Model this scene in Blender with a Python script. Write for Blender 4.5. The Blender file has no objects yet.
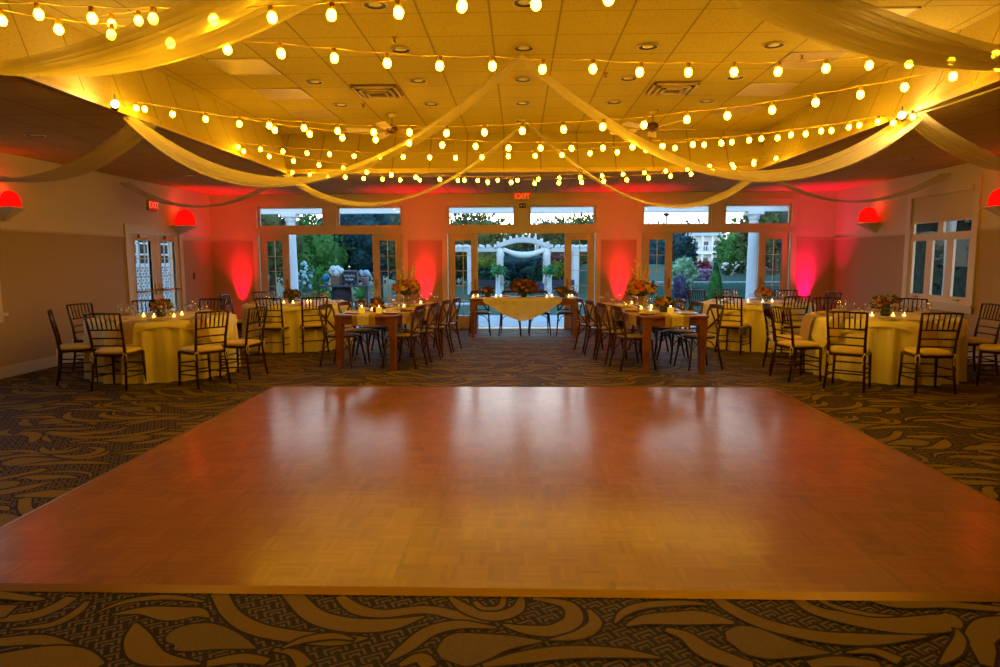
import bpy, math, random
from mathutils import Vector, Matrix
random.seed(7)
SC = bpy.context.scene
COL = SC.collection
PI = math.pi
rad = math.radians

# ------------------------------------------------------------------ camera
FPX = 667.0
CAM = Vector((0, 0, 1.54))
RM = Matrix.Rotation(rad(1.63), 3, 'Z') @ Matrix.Rotation(PI/2 - rad(6.37), 3, 'X') @ Matrix.Rotation(rad(-0.2), 3, 'Z')
cd = bpy.data.cameras.new('camera')
cd.sensor_width = 36; cd.lens = FPX/1000*36; cd.clip_end = 400
cam = bpy.data.objects.new('camera', cd); COL.objects.link(cam)
cam.matrix_world = Matrix.Translation(CAM) @ RM.to_4x4()
SC.camera = cam

def ray(px, py):
    return RM @ Vector(((px-500)/FPX, -(py-333.5)/FPX, -1))
def atY(px, py, Y):
    q = ray(px, py); return CAM + q*(Y/q.y)
def atX(px, py, X):
    q = ray(px, py); return CAM + q*(X/q.x)
def atZ(px, py, Z):
    q = ray(px, py); return CAM + q*((Z-CAM.z)/q.z)

# ------------------------------------------------------------------ materials
MATS = {}
def nodes(m):
    m.use_nodes = True
    nt = m.node_tree; nt.nodes.clear()
    return nt, nt.nodes, nt.links
def pbr(name, col, rough=.6, metal=0, spec=.5, noise=0, nscale=20, bump=0, bscale=60, coat=0, trans=0):
    if name in MATS: return MATS[name]
    m = bpy.data.materials.new(name); nt, N, L = nodes(m)
    o = N.new('ShaderNodeOutputMaterial'); b = N.new('ShaderNodeBsdfPrincipled')
    b.inputs['Base Color'].default_value = (*col, 1)
    b.inputs['Roughness'].default_value = rough; b.inputs['Metallic'].default_value = metal
    b.inputs['Specular IOR Level'].default_value = spec
    b.inputs['Coat Weight'].default_value = coat
    L.new(b.outputs[0], o.inputs[0])
    if noise or bump:
        g = N.new('ShaderNodeTexCoord')
    if noise:
        n = N.new('ShaderNodeTexNoise'); n.inputs['Scale'].default_value = nscale; n.inputs['Detail'].default_value = 4
        L.new(g.outputs['Object'], n.inputs['Vector'])
        r = N.new('ShaderNodeValToRGB')
        r.color_ramp.elements[0].position = .3; r.color_ramp.elements[1].position = .7
        r.color_ramp.elements[0].color = (*[max(0, c*(1-noise)) for c in col], 1)
        r.color_ramp.elements[1].color = (*[min(1, c*(1+noise)) for c in col], 1)
        L.new(n.outputs['Fac'], r.inputs[0]); L.new(r.outputs[0], b.inputs['Base Color'])
    if bump:
        n2 = N.new('ShaderNodeTexNoise'); n2.inputs['Scale'].default_value = bscale; n2.inputs['Detail'].default_value = 3
        L.new(g.outputs['Object'], n2.inputs['Vector'])
        bp = N.new('ShaderNodeBump'); bp.inputs['Strength'].default_value = bump; bp.inputs['Distance'].default_value = .01
        L.new(n2.outputs['Fac'], bp.inputs['Height']); L.new(bp.outputs[0], b.inputs['Normal'])
    MATS[name] = m
    return m
def emit(name, col, s):
    if name in MATS: return MATS[name]
    m = bpy.data.materials.new(name); nt, N, L = nodes(m)
    o = N.new('ShaderNodeOutputMaterial'); e = N.new('ShaderNodeEmission')
    e.inputs[0].default_value = (*col, 1); e.inputs[1].default_value = s
    L.new(e.outputs[0], o.inputs[0]); MATS[name] = m
    return m
def sheer(name, col, alpha):
    m = bpy.data.materials.new(name); nt, N, L = nodes(m)
    o = N.new('ShaderNodeOutputMaterial'); t = N.new('ShaderNodeBsdfTransparent')
    d = N.new('ShaderNodeBsdfDiffuse'); tl = N.new('ShaderNodeBsdfTranslucent')
    d.inputs[0].default_value = (*col, 1); tl.inputs[0].default_value = (*col, 1)
    m1 = N.new('ShaderNodeMixShader'); m1.inputs[0].default_value = .45
    L.new(d.outputs[0], m1.inputs[1]); L.new(tl.outputs[0], m1.inputs[2])
    m2 = N.new('ShaderNodeMixShader'); m2.inputs[0].default_value = alpha
    L.new(t.outputs[0], m2.inputs[1]); L.new(m1.outputs[0], m2.inputs[2]); L.new(m2.outputs[0], o.inputs[0])
    MATS[name] = m; return m
def glass(name, refl=.08, tint=(1, 1, 1)):
    m = bpy.data.materials.new(name); nt, N, L = nodes(m)
    o = N.new('ShaderNodeOutputMaterial'); t = N.new('ShaderNodeBsdfTransparent'); t.inputs[0].default_value = (*tint, 1)
    g = N.new('ShaderNodeBsdfGlossy'); g.inputs['Roughness'].default_value = .02
    lw = N.new('ShaderNodeFresnel'); lw.inputs[0].default_value = 1.45
    mr = N.new('ShaderNodeMath'); mr.operation = 'MULTIPLY'; mr.use_clamp = True; mr.inputs[1].default_value = refl
    gm = N.new('ShaderNodeNewGeometry'); iv = N.new('ShaderNodeMath'); iv.operation = 'SUBTRACT'; iv.inputs[0].default_value = 1
    L.new(gm.outputs['Backfacing'], iv.inputs[1]); ml = N.new('ShaderNodeMath'); ml.operation = 'MULTIPLY'
    L.new(iv.outputs[0], ml.inputs[0]); L.new(lw.outputs[0], ml.inputs[1]); L.new(ml.outputs[0], mr.inputs[0])
    mx = N.new('ShaderNodeMixShader'); L.new(mr.outputs[0], mx.inputs[0])
    L.new(t.outputs[0], mx.inputs[1]); L.new(g.outputs[0], mx.inputs[2]); L.new(mx.outputs[0], o.inputs[0])
    MATS[name] = m; return m

class NB:
    """tiny node builder for math graphs"""
    def __init__(s, m): s.nt, s.N, s.L = nodes(m)
    def m(s, op, a, b=None, c=None):
        n = s.N.new('ShaderNodeMath'); n.operation = op
        for i, v in enumerate((a, b, c)):
            if v is None: continue
            if isinstance(v, (int, float)): n.inputs[i].default_value = v
            else: s.L.new(v, n.inputs[i])
        return n.outputs[0]
    def mix(s, f, a, b):
        n = s.N.new('ShaderNodeMix'); n.data_type = 'RGBA'
        for sock, v in ((n.inputs[0], f), (n.inputs[6], a), (n.inputs[7], b)):
            if isinstance(v, (int, float)): sock.default_value = v
            elif isinstance(v, tuple): sock.default_value = (*v, 1)
            else: s.L.new(v, sock)
        return n.outputs[2]
    def xyz(s, kind='Position'):
        if kind == 'Position':
            g = s.N.new('ShaderNodeNewGeometry').outputs['Position']
        else: g = s.N.new('ShaderNodeTexCoord').outputs['Object']
        sp = s.N.new('ShaderNodeSeparateXYZ'); s.L.new(g, sp.inputs[0])
        return g, sp.outputs[0], sp.outputs[1], sp.outputs[2]
    def comb(s, x, y, z=0):
        n = s.N.new('ShaderNodeCombineXYZ')
        for i, v in enumerate((x, y, z)):
            if isinstance(v, (int, float)): n.inputs[i].default_value = v
            else: s.L.new(v, n.inputs[i])
        return n.outputs[0]
    def white(s, vec):
        n = s.N.new('ShaderNodeTexWhiteNoise'); n.noise_dimensions = '3D'; s.L.new(vec, n.inputs['Vector']); return n.outputs['Value']
    def noise(s, vec, sc, det=3):
        n = s.N.new('ShaderNodeTexNoise'); n.inputs['Scale'].default_value = sc; n.inputs['Detail'].default_value = det
        s.L.new(vec, n.inputs['Vector']); return n.outputs['Fac']
    def out(s, col, rough=.6, spec=.5, height=None, bstr=.3, bdist=.002, coat=0, crough=.1):
        o = s.N.new('ShaderNodeOutputMaterial'); b = s.N.new('ShaderNodeBsdfPrincipled')
        s.L.new(col, b.inputs['Base Color'])
        if isinstance(rough, (int, float)): b.inputs['Roughness'].default_value = rough
        else: s.L.new(rough, b.inputs['Roughness'])
        b.inputs['Specular IOR Level'].default_value = spec
        b.inputs['Coat Weight'].default_value = coat; b.inputs['Coat Roughness'].default_value = crough; b.inputs['Coat IOR'].default_value = 1.6
        if height is not None:
            bp = s.N.new('ShaderNodeBump'); bp.inputs['Strength'].default_value = bstr; bp.inputs['Distance'].default_value = bdist
            s.L.new(height, bp.inputs['Height']); s.L.new(bp.outputs[0], b.inputs['Normal'])
        s.L.new(b.outputs[0], o.inputs[0])

def mat_parquet():
    m = bpy.data.materials.new('parquet'); n = NB(m); g, x, y, z = n.xyz()
    B = .152
    u = n.m('DIVIDE', x, B); v = n.m('DIVIDE', y, B)
    iu = n.m('FLOOR', u); iv = n.m('FLOOR', v)
    fu = n.m('SUBTRACT', u, iu); fv = n.m('SUBTRACT', v, iv)
    par = n.m('PINGPONG', n.m('ADD', iu, iv), 1.0)          # 0/1 alternating
    t = n.m('ADD', n.m('MULTIPLY', fu, par), n.m('MULTIPLY', fv, n.m('SUBTRACT', 1, par)))
    s5 = n.m('MULTIPLY', t, 6); is5 = n.m('FLOOR', s5); fs = n.m('SUBTRACT', s5, is5)
    rb = n.white(n.comb(iu, iv, 3.3)); rs = n.white(n.comb(n.m('ADD', iu, .37), n.m('ADD', iv, .11), is5))
    edge = n.m('LESS_THAN', n.m('MINIMUM', fs, n.m('SUBTRACT', 1, fs)), .05)
    # long grain
    gx = n.m('MULTIPLY', x, n.m('ADD', 20, n.m('MULTIPLY', par, 200)))
    gy = n.m('MULTIPLY', y, n.m('SUBTRACT', 220, n.m('MULTIPLY', par, 200)))
    gr = n.noise(n.comb(gx, gy), 1.0, 2)
    big = n.noise(g, .8, 2)
    f = n.m('ADD', n.m('ADD', n.m('MULTIPLY', rb, .25), n.m('MULTIPLY', rs, .3)), n.m('MULTIPLY', gr, .45))
    c = n.mix(f, (.14, .040, .002), (.37, .135, .008))
    c = n.mix(n.m('MULTIPLY', edge, .22), c, (.14, .06, .02))
    # section joints
    jx = n.m('FRACT', n.m('DIVIDE', n.m('ADD', x, 3.0), 1.2)); jy = n.m('FRACT', n.m('DIVIDE', n.m('SUBTRACT', y, 2.93), 1.25))
    j = n.m('MAXIMUM', n.m('LESS_THAN', jx, .004), n.m('LESS_THAN', jy, .004))
    c = n.mix(n.m('MULTIPLY', j, .6), c, (.1, .05, .02))
    # each panel worn slightly differently
    pr = n.white(n.comb(n.m('FLOOR', n.m('DIVIDE', n.m('ADD', x, 3.0), 1.2)), n.m('FLOOR', n.m('DIVIDE', n.m('SUBTRACT', y, 2.93), 1.25)), 1))
    c = n.mix(n.m('MULTIPLY', pr, .16), c, (.46, .18, .012))
    rough = n.m('ADD', .45, n.m('MULTIPLY', gr, .10))
    h = n.m('ADD', n.m('MULTIPLY', gr, .5), n.m('MULTIPLY', n.noise(g, 9, 2), 1.2))
    n.out(c, rough, .25, h, .05, .002, coat=.6, crough=.18)
    MATS['parquet'] = m; return m

def mat_tiles(name, ox, oy, base, dark, plane='xy', size=.61):
    m = bpy.data.materials.new(name); n = NB(m); g, x, y, z = n.xyz()
    if plane == 'yz': x, y = y, z
    if plane == 'xz': x, y = x, z
    u = n.m('DIVIDE', n.m('SUBTRACT', x, ox), size); v = n.m('DIVIDE', n.m('SUBTRACT', y, oy), size)
    fu = n.m('FRACT', u); fv = n.m('FRACT', v)
    lx = n.m('LESS_THAN', n.m('MINIMUM', fu, n.m('SUBTRACT', 1, fu)), .015)
    ly = n.m('LESS_THAN', n.m('MINIMUM', fv, n.m('SUBTRACT', 1, fv)), .011)
    if plane != 'xy': ly = n.m('LESS_THAN', fv, -1)
    dot = n.noise(g, 90, 2); dots = n.m('LESS_THAN', dot, .41)
    r = n.white(n.comb(n.m('FLOOR', u), n.m('FLOOR', v), 2))
    c = n.mix(r, base, tuple(k*.93 for k in base))
    c = n.mix(n.m('MULTIPLY', dots, .35), c, dark)
    c = n.mix(n.m('MULTIPLY', n.m('MAXIMUM', lx, ly), .6), c, dark)
    n.out(c, .85, .15, dot, .5, .004)
    MATS[name] = m; return m

def mat_carpet_ground():
    """dark ground with a small diagonal key pattern"""
    m = bpy.data.materials.new('carpet_key'); n = NB(m); g, x, y, z = n.xyz()
    C_ = .058
    a = n.m('DIVIDE', n.m('ADD', n.m('MULTIPLY', x, .88), n.m('MULTIPLY', y, .47)), C_)
    b = n.m('DIVIDE', n.m('SUBTRACT', n.m('MULTIPLY', y, .88), n.m('MULTIPLY', x, .47)), C_)
    ia = n.m('FLOOR', a); ib = n.m('FLOOR', b); fa = n.m('SUBTRACT', a, ia); fb = n.m('SUBTRACT', b, ib)
    # L shaped nested keys: distance metric max(fa, fb) stepped
    par = n.m('PINGPONG', n.m('ADD', ia, ib), 1.0)
    fa2 = n.m('ABSOLUTE', n.m('SUBTRACT', fa, par))
    mx = n.m('MAXIMUM', fa2, fb)
    st = n.m('GREATER_THAN', n.m('FRACT', n.m('MULTIPLY', mx, 2.5)), .5)
    fz = n.noise(g, 600, 1)
    st = n.m('MULTIPLY', st, n.m('GREATER_THAN', fz, .38))
    c = n.mix(n.m('MULTIPLY', st, .85), (.012, .008, .013), (.17, .125, .11))
    n.out(c, .65, .14, fz, .25, .004)
    MATS['carpet_key'] = m; return m

def mat_leaf(name, a, b, sc=3):
    m = bpy.data.materials.new(name); n = NB(m); g, x, y, z = n.xyz()
    r = n.white(n.comb(n.m('FLOOR', n.m('MULTIPLY', x, 9)), n.m('FLOOR', n.m('MULTIPLY', y, 9)), n.m('FLOOR', n.m('MULTIPLY', z, 9))))
    c = n.mix(r, a, b); n.out(c, .7, .2); MATS[name] = m; return m

WOOD = pbr('mahogany', (.040, .007, .006), .25, spec=.5, noise=.3, nscale=12)
CHAIRW = pbr('walnut_bentwood', (.065, .022, .009), .32, noise=.3, nscale=14)
FARM = pbr('farm_table_wood', (.24, .085, .03), .4, noise=.35, nscale=7, bump=.2, bscale=30)
CUSH = pbr('ivory_cushion', (.88, .70, .32), .8, bump=.15, bscale=25)
SEATP = pbr('cane_seat', (.42, .33, .20), .7, noise=.3, nscale=90)
RIBBON = pbr('ivory_ribbon', (.8, .74, .62), .7)
CLOTH = pbr('ivory_tablecloth', (.90, .82, .46), .75, bump=.1, bscale=6)
LACE = pbr('lace_cloth', (.86, .74, .62), .8, noise=.35, nscale=140, bump=.3, bscale=150)
def lace_mat():
    m = LACE; N = m.node_tree.nodes; L = m.node_tree.links
    out = next(n for n in N if n.type == 'OUTPUT_MATERIAL'); b = next(n for n in N if n.type == 'BSDF_PRINCIPLED')
    g = N.new('ShaderNodeTexCoord'); v = N.new('ShaderNodeTexVoronoi'); v.inputs['Scale'].default_value = 85
    L.new(g.outputs['Object'], v.inputs['Vector'])
    lt = N.new('ShaderNodeMath'); lt.operation = 'LESS_THAN'; lt.inputs[1].default_value = .24; L.new(v.outputs['Distance'], lt.inputs[0])
    t = N.new('ShaderNodeBsdfTransparent'); mx = N.new('ShaderNodeMixShader')
    L.new(lt.outputs[0], mx.inputs[0]); L.new(b.outputs[0], mx.inputs[1]); L.new(t.outputs[0], mx.inputs[2]); L.new(mx.outputs[0], out.inputs[0])
lace_mat()
BURLAP = pbr('burlap', (.46, .32, .15), .95, noise=.3, nscale=180, bump=.4, bscale=260)
WALLU = pbr('upper_wall_paint', (.60, .52, .46), .75, noise=.03, nscale=2)
WALLL = pbr('lower_wall_tan', (.40, .28, .19), .85, noise=.12, nscale=60)
TRIM = pbr('cream_trim', (.62, .52, .40), .45)
TRIMD = pbr('door_cream', (.60, .46, .30), .45)
BRASS = pbr('aged_brass', (.45, .25, .08), .35, metal=1)
BLACK = pbr('black_metal', (.015, .015, .015), .45)
DARK = pbr('dark_can_baffle', (.02, .012, .03), .4)
WHITEP = pbr('white_paint', (.80, .86, .90), .5)
GOLDC = pbr('carpet_gold', (.20, .135, .035), .65, spec=.14, noise=.22, nscale=220, bump=.25, bscale=420)
GOLDB = pbr('carpet_bronze', (.17, .12, .045), .65, spec=.14, noise=.4, nscale=260, bump=.25, bscale=420)
OUTL = pbr('carpet_outline', (.015, .008, .016), .65, spec=.14)
KEY = mat_carpet_ground()
PARQ = mat_parquet()
TILE = mat_tiles('ceiling_tile', -.25, 6.0, (.58, .48, .14), (.14, .09, .03))
SOFF = mat_tiles('soffit_tile', -.25, 6.0, (.62, .46, .16), (.13, .08, .03), size=.61)
RISX = mat_tiles('riser_tile_side', 6.0, 0, (.60, .50, .2), (.14, .09, .03), 'yz')
RISY = mat_tiles('riser_tile_end', -.25, 0, (.60, .50, .2), (.14, .09, .03), 'xz')
BULB = emit('bulb_glow', (1.0, .49, .008), 112)
GLASS = glass('window_glass', .3)
WGLASS = glass('drinking_glass', 5)
DRAPE = sheer('sheer_ivory', (.85, .76, .62), .42)
DRAPE2 = sheer('sheer_ivory_dense', (.85, .76, .62), .62)
CANDLE = emit('candle_wax_glow', (1, .5, .03), .75)
FLAME = emit('flame', (1, .6, .2), 22)
SCON = emit('sconce_red', (1.0, .003, .001), 1.6)
SOCK = pbr('socket_bronze', (.45, .25, .06), .4)
WIRE = pbr('light_cord', (.62, .42, .14), .5)

# ------------------------------------------------------------------ mesh builder
class MB:
    def __init__(s): s.v = []; s.f = []; s.m = []; s.sm = []
    def add(s, vs, fs, mi=0, smooth=False, M=None):
        o = len(s.v)
        for v in vs:
            v = Vector(v)
            if M is not None: v = M @ v
            s.v.append(v)
        for f in fs: s.f.append([o+i for i in f]); s.m.append(mi); s.sm.append(smooth)
        return s
    def box(s, a, b, mi=0, M=None):
        (x0, y0, z0), (x1, y1, z1) = a, b
        vs = [(x0, y0, z0), (x1, y0, z0), (x1, y1, z0), (x0, y1, z0), (x0, y0, z1), (x1, y0, z1), (x1, y1, z1), (x0, y1, z1)]
        return s.add(vs, [(0, 3, 2, 1), (4, 5, 6, 7), (0, 1, 5, 4), (1, 2, 6, 5), (2, 3, 7, 6), (3, 0, 4, 7)], mi, False, M)
    def bevbox(s, a, b, r, mi=0, M=None):
        """box with chamfered vertical and horizontal edges"""
        (x0, y0, z0), (x1, y1, z1) = a, b
        def ring(z, i): return [(x0+i+r, y0+i, z), (x1-i-r, y0+i, z), (x1-i, y0+i+r, z), (x1-i, y1-i-r, z), (x1-i-r, y1-i, z), (x0+i+r, y1-i, z), (x0+i, y1-i-r, z), (x0+i, y0+i+r, z)]
        rs = [ring(z0, r*.8), ring(z0+r, 0), ring(z1-r, 0), ring(z1, r*.8)]
        vs = sum(rs, []); fs = [tuple(reversed(range(8))), tuple(range(24, 32))]
        for k in range(3):
            for i in range(8): fs.append((k*8+i, k*8+(i+1) % 8, k*8+8+(i+1) % 8, k*8+8+i))
        return s.add(vs, fs, mi, False, M)
    def tube(s, pts, r, n=8, mi=0, M=None, sq=False, caps=True):
        pts = [Vector(p) for p in pts]
        rs = r if isinstance(r, (list, tuple)) else [r]*len(pts)
        up = None; vs = []; fs = []
        for i, p in enumerate(pts):
            t = (pts[min(i+1, len(pts)-1)] - pts[max(i-1, 0)]).normalized()
            if up is None:
                up = Vector((0, 0, 1)) if abs(t.z) < .9 else Vector((0, 1, 0))
            a = t.cross(up).normalized(); b = a.cross(t).normalized(); up = b
            for k in range(n):
                an = 2*PI*(k+.5)/n
                vs.append(p + a*math.cos(an)*rs[i] + b*math.sin(an)*rs[i])
        for i in range(len(pts)-1):
            for k in range(n): fs.append((i*n+k, i*n+(k+1) % n, (i+1)*n+(k+1) % n, (i+1)*n+k))
        if caps: fs += [tuple(reversed(range(n))), tuple(range((len(pts)-1)*n, len(pts)*n))]
        return s.add(vs, fs, mi, n > 4, M)
    def lathe(s, prof, c=(0, 0, 0), n=16, mi=0, M=None, caps=True):
        vs = []; fs = []
        for (r, z) in prof:
            for k in range(n):
                a = 2*PI*k/n; vs.append((c[0]+r*math.cos(a), c[1]+r*math.sin(a), c[2]+z))
        for i in range(len(prof)-1):
            for k in range(n): fs.append((i*n+k, i*n+(k+1) % n, (i+1)*n+(k+1) % n, (i+1)*n+k))
        if caps: fs += [tuple(reversed(range(n))), tuple(range((len(prof)-1)*n, len(prof)*n))]
        return s.add(vs, fs, mi, True, M)
    def ball(s, c, r, n=8, mi=0, jit=0, M=None):
        rx, ry, rz = r if isinstance(r, (tuple, list)) else (r, r, r)
        prof = []; vs = []; fs = []; h = max(4, n//2+1)
        for i in range(h+1):
            th = PI*i/h
            for k in range(n):
                a = 2*PI*k/n; j = 1+random.uniform(-jit, jit)
                vs.append((c[0]+rx*j*math.sin(th)*math.cos(a), c[1]+ry*j*math.sin(th)*math.sin(a), c[2]-rz*j*math.cos(th)))
        for i in range(h):
            for k in range(n): fs.append((i*n+k, i*n+(k+1) % n, (i+1)*n+(k+1) % n, (i+1)*n+k))
        return s.add(vs, fs, mi, True, M)
    def build(s, name, mats, parent=None, bevel=0, loc=None, rz=None):
        me = bpy.data.meshes.new(name)
        me.from_pydata([tuple(v) for v in s.v], [], s.f)
        if not isinstance(mats, (list, tuple)): mats = [mats]
        for m in mats: me.materials.append(m)
        me.polygons.foreach_set('material_index', s.m)
        me.polygons.foreach_set('use_smooth', s.sm)
        me.update()
        o = bpy.data.objects.new(name, me); COL.objects.link(o)
        if parent is not None: o.parent = parent
        if loc is not None: o.location = loc
        if rz is not None: o.rotation_euler = (0, 0, rz)
        if bevel:
            b = o.modifiers.new('bevel', 'BEVEL'); b.width = bevel; b.segments = 2; b.limit_method = 'ANGLE'
        return o
def tag(o, label=None, cat=None, group=None, kind=None):
    if label: o['label'] = label
    if cat: o['category'] = cat
    if group: o['group'] = group
    if kind: o['kind'] = kind
    return o
def struct(o): o['kind'] = 'structure'; return o
def thing(name, label, cat, loc=(0, 0, 0), rz=0, group=None):
    o = bpy.data.objects.new(name, None); COL.objects.link(o); o.empty_display_size = .1
    o.location = loc; o.rotation_euler = (0, 0, rz)
    return tag(o, label, cat, group)
KIDS = {}
def copy_tree(o, parent=None):
    c = o.copy(); COL.objects.link(c)
    if parent is not None: c.parent = parent
    for ch in o.children: copy_tree(ch, c)
    return c
class Proto:
    """build one of a kind; the first placement uses the original, later ones copy it with its parts"""
    def __init__(s, root): s.root = root; s.used = False
    def put(s, loc, rz=0, label=None, group=None, scale=None):
        if not s.used: s.used = True; r = s.root
        else: r = copy_tree(s.root)
        r.location = loc; r.rotation_euler = (0, 0, rz)
        if scale: r.scale = (scale,)*3
        if label: r['label'] = label
        if group: r['group'] = group
        return r

# ================================================================== THE ROOM
XL, XR, YB, YF, ZC = -6.8, 6.8, 14.7, -3.0, 2.96
RAIL = 1.95
# --- carpet floor with swoosh pattern
def catmull(P, n=6):
    out = []
    for i in range(len(P)-1):
        p0 = P[max(i-1, 0)]; p1 = P[i]; p2 = P[i+1]; p3 = P[min(i+2, len(P)-1)]
        for k in range(n):
            t = k/n; t2 = t*t; t3 = t2*t
            out.append(tuple(.5*((2*p1[j]) + (-p0[j]+p2[j])*t + (2*p0[j]-5*p1[j]+4*p2[j]-p3[j])*t2 + (-p0[j]+3*p1[j]-3*p2[j]+p3[j])*t3) for j in range(3)))
    out.append(tuple(P[-1])); return out
def stroke(mb, pts, z, mi, extra=0.0, T=None, n=5):
    """pts: (x, y, halfwidth) in metres -> flat tapered band"""
    c = catmull(pts, n); vs = []; fs = []
    for i, (x, y, w) in enumerate(c):
        a = c[max(i-1, 0)]; b = c[min(i+1, len(c)-1)]
        dx, dy = b[0]-a[0], b[1]-a[1]; l = math.hypot(dx, dy) or 1; nx, ny = -dy/l, dx/l
        w = max(w, .001)+extra
        ex = 0
        if extra and i == 0: ex = -extra
        if extra and i == len(c)-1: ex = extra
        x += dx/l*ex; y += dy/l*ex
        for sgn in (1, -1):
            q = (x+nx*w*sgn, y+ny*w*sgn)
            if T: q = T(q)
            vs.append((q[0], q[1], z))
    for i in range(len(c)-1): fs.append((2*i, 2*i+1, 2*i+3, 2*i+2))
    mb.add(vs, fs, mi)
fl = MB()
fl.add([(XL-.2, YF-.2, 0), (XR+.2, YF-.2, 0), (XR+.2, YB+.1, 0), (XL-.2, YB+.1, 0)], [(0, 1, 2, 3)], 0)
# motifs read off the strip of carpet before the dance floor: (strip third, column, row, half width in metres)
CARP = [
 (0, 1, [(-40, 88, .02), (80, 80, .035), (160, 55, .035), (215, 22, .03)]), (0, 1, [(30, 118, .004), (150, 105, .02), (225, 70, .022), (262, 35, .012)]),
 (0, 1, [(-30, 54, .015), (60, 40, .018), (120, 10, .015)]), (0, 2, [(498, 150, .02), (540, 140, .085), (600, 142, .10), (680, 153, .06), (765, 175, .004)]),
 (0, 1, [(405, 100, .006), (410, 140, .045), (430, 185, .055), (480, 210, .04), (600, 222, .004)]), (0, 1, [(335, 75, .004), (430, 62, .03), (520, 72, .055), (590, 68, .035), (625, 82, .005)]),
 (0, 1, [(290, 68, .004), (380, 35, .016), (500, 22, .02), (610, 35, .006)]), (0, 1, [(655, 8, .035), (690, 70, .035), (760, 115, .04), (880, 140, .04), (1010, 150, .04), (1100, 145, .004)]),
 (0, 1, [(870, 8, .04), (930, 70, .045), (1000, 98, .05), (1090, 108, .05), (1180, 102, .04), (1270, 80, .004)]), (0, 1, [(-30, 160, .03), (100, 150, .035), (180, 160, .02), (235, 175, .003)]),
 (0, 1, [(-20, 215, .05), (120, 200, .07), (220, 205, .06), (300, 228, .02)]), (0, 1, [(620, 222, .02), (720, 206, .03), (800, 216, .02)]), (0, 1, [(820, 180, .01), (880, 190, .02), (915, 230, .03)]),
 (1, 1, [(20, 20, .02), (70, 58, .035), (150, 72, .03), (280, 60, .03), (400, 84, .03), (470, 92, .02)]), (1, 1, [(350, 22, .01), (400, 58, .03), (480, 80, .035), (550, 60, .03), (565, 22, .01)]),
 (1, 1, [(425, 36, .012), (450, 56, .014), (500, 52, .014), (512, 22, .012)]), (1, 1, [(510, 105, .006), (580, 120, .03), (660, 122, .04), (720, 90, .04), (700, 45, .03), (600, 26, .01)]),
 (1, 1, [(650, 150, .004), (740, 135, .03), (785, 100, .028), (765, 60, .008)]), (1, 1, [(155, 220, .004), (220, 175, .03), (290, 125, .035), (380, 105, .03), (490, 115, .004)]),
 (1, 2, [(318, 195, .03), (370, 182, .11), (430, 172, .10), (520, 158, .05), (625, 155, .004)]), (1, 1, [(450, 228, .01), (560, 205, .035), (700, 188, .04), (860, 190, .03), (980, 205, .004)]),
 (1, 1, [(845, 100, .004), (870, 70, .02), (930, 48, .025), (1040, 40, .02), (1120, 44, .006)]), (1, 1, [(880, 108, .006), (940, 90, .035), (1040, 86, .05), (1110, 85, .05), (1200, 100, .01)]),
 (1, 1, [(60, 150, .004), (0, 140, .02), (-80, 150, .02), (-150, 175, .004)]), (1, 1, [(200, 228, .01), (260, 205, .03), (290, 232, .03)]),
 (2, 1, [(0, 120, .015), (60, 140, .03), (120, 185, .045), (200, 215, .04), (260, 228, .02)]), (2, 2, [(180, 140, .03), (230, 147, .10), (300, 165, .10), (390, 180, .05), (490, 190, .004)]),
 (2, 1, [(140, 18, .02), (200, 60, .035), (300, 105, .04), (450, 140, .04), (600, 150, .04), (780, 140, .004)]), (2, 1, [(380, 16, .02), (440, 60, .035), (560, 90, .05), (700, 108, .06), (835, 98, .06), (850, 75, .02)]),
 (2, 1, [(430, 14, .01), (500, 50, .016), (600, 74, .015), (680, 80, .003)]), (2, 1, [(580, 18, .02), (680, 42, .035), (820, 44, .03), (1010, 60, .02), (1060, 62, .004)]),
 (2, 1, [(1060, 100, .05), (980, 110, .06), (940, 145, .05), (950, 180, .04), (960, 228, .02)]), (2, 1, [(540, 190, .004), (620, 185, .02), (700, 215, .03)]), (2, 1, [(430, 226, .02), (520, 216, .03), (640, 228, .02)]),
 (2, 1, [(820, 225, .004), (860, 190, .025), (880, 150, .02), (870, 120, .004)]),
]
WS = []
for third, mi, P in CARP:
    Q = []
    for (a, b, w_) in P:
        q = atZ(third*333+a/2.994, 590+b/3, 0); Q.append((q.x, q.y, w_))
    WS.append((mi, Q))
PW, PH = 4.36, .60
for iy in range(0, 21):
    for ix in range(-4, 5):
        y0 = iy*PH; x0 = ix*PW+(iy*1.27) % PW
        if iy == 0: x0 = ix*PW
        flip = iy % 2 == 1
        if x0-2.3 > XR or x0+2.3 < XL: continue
        for k, (mi, Q) in enumerate(WS):
            QQ = [((-x if flip else x)+x0, y+y0, w_) for (x, y, w_) in Q]
            if all(x > XR-.1 for x, _, _ in QQ) or all(x < XL+.1 for x, _, _ in QQ) or any(y > YB-.05 for _, y, _ in QQ): continue
            if all(-2.9 < x < 2.95 and 3.0 < y < 7.85 for x, y, _ in QQ): continue
            T = lambda q: (min(max(q[0], XL+.02), XR-.02), min(q[1], YB-.02))
            n = 6 if iy < 3 else 3; zz = .0006+.00009*k+(.0034 if iy % 2 else 0)*0
            stroke(fl, QQ, zz, 3, .013, T, n)
            stroke(fl, QQ, zz+.00004, mi, 0, T, n)
struct(fl.build('floor', [KEY, GOLDC, GOLDB, OUTL]))

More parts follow.
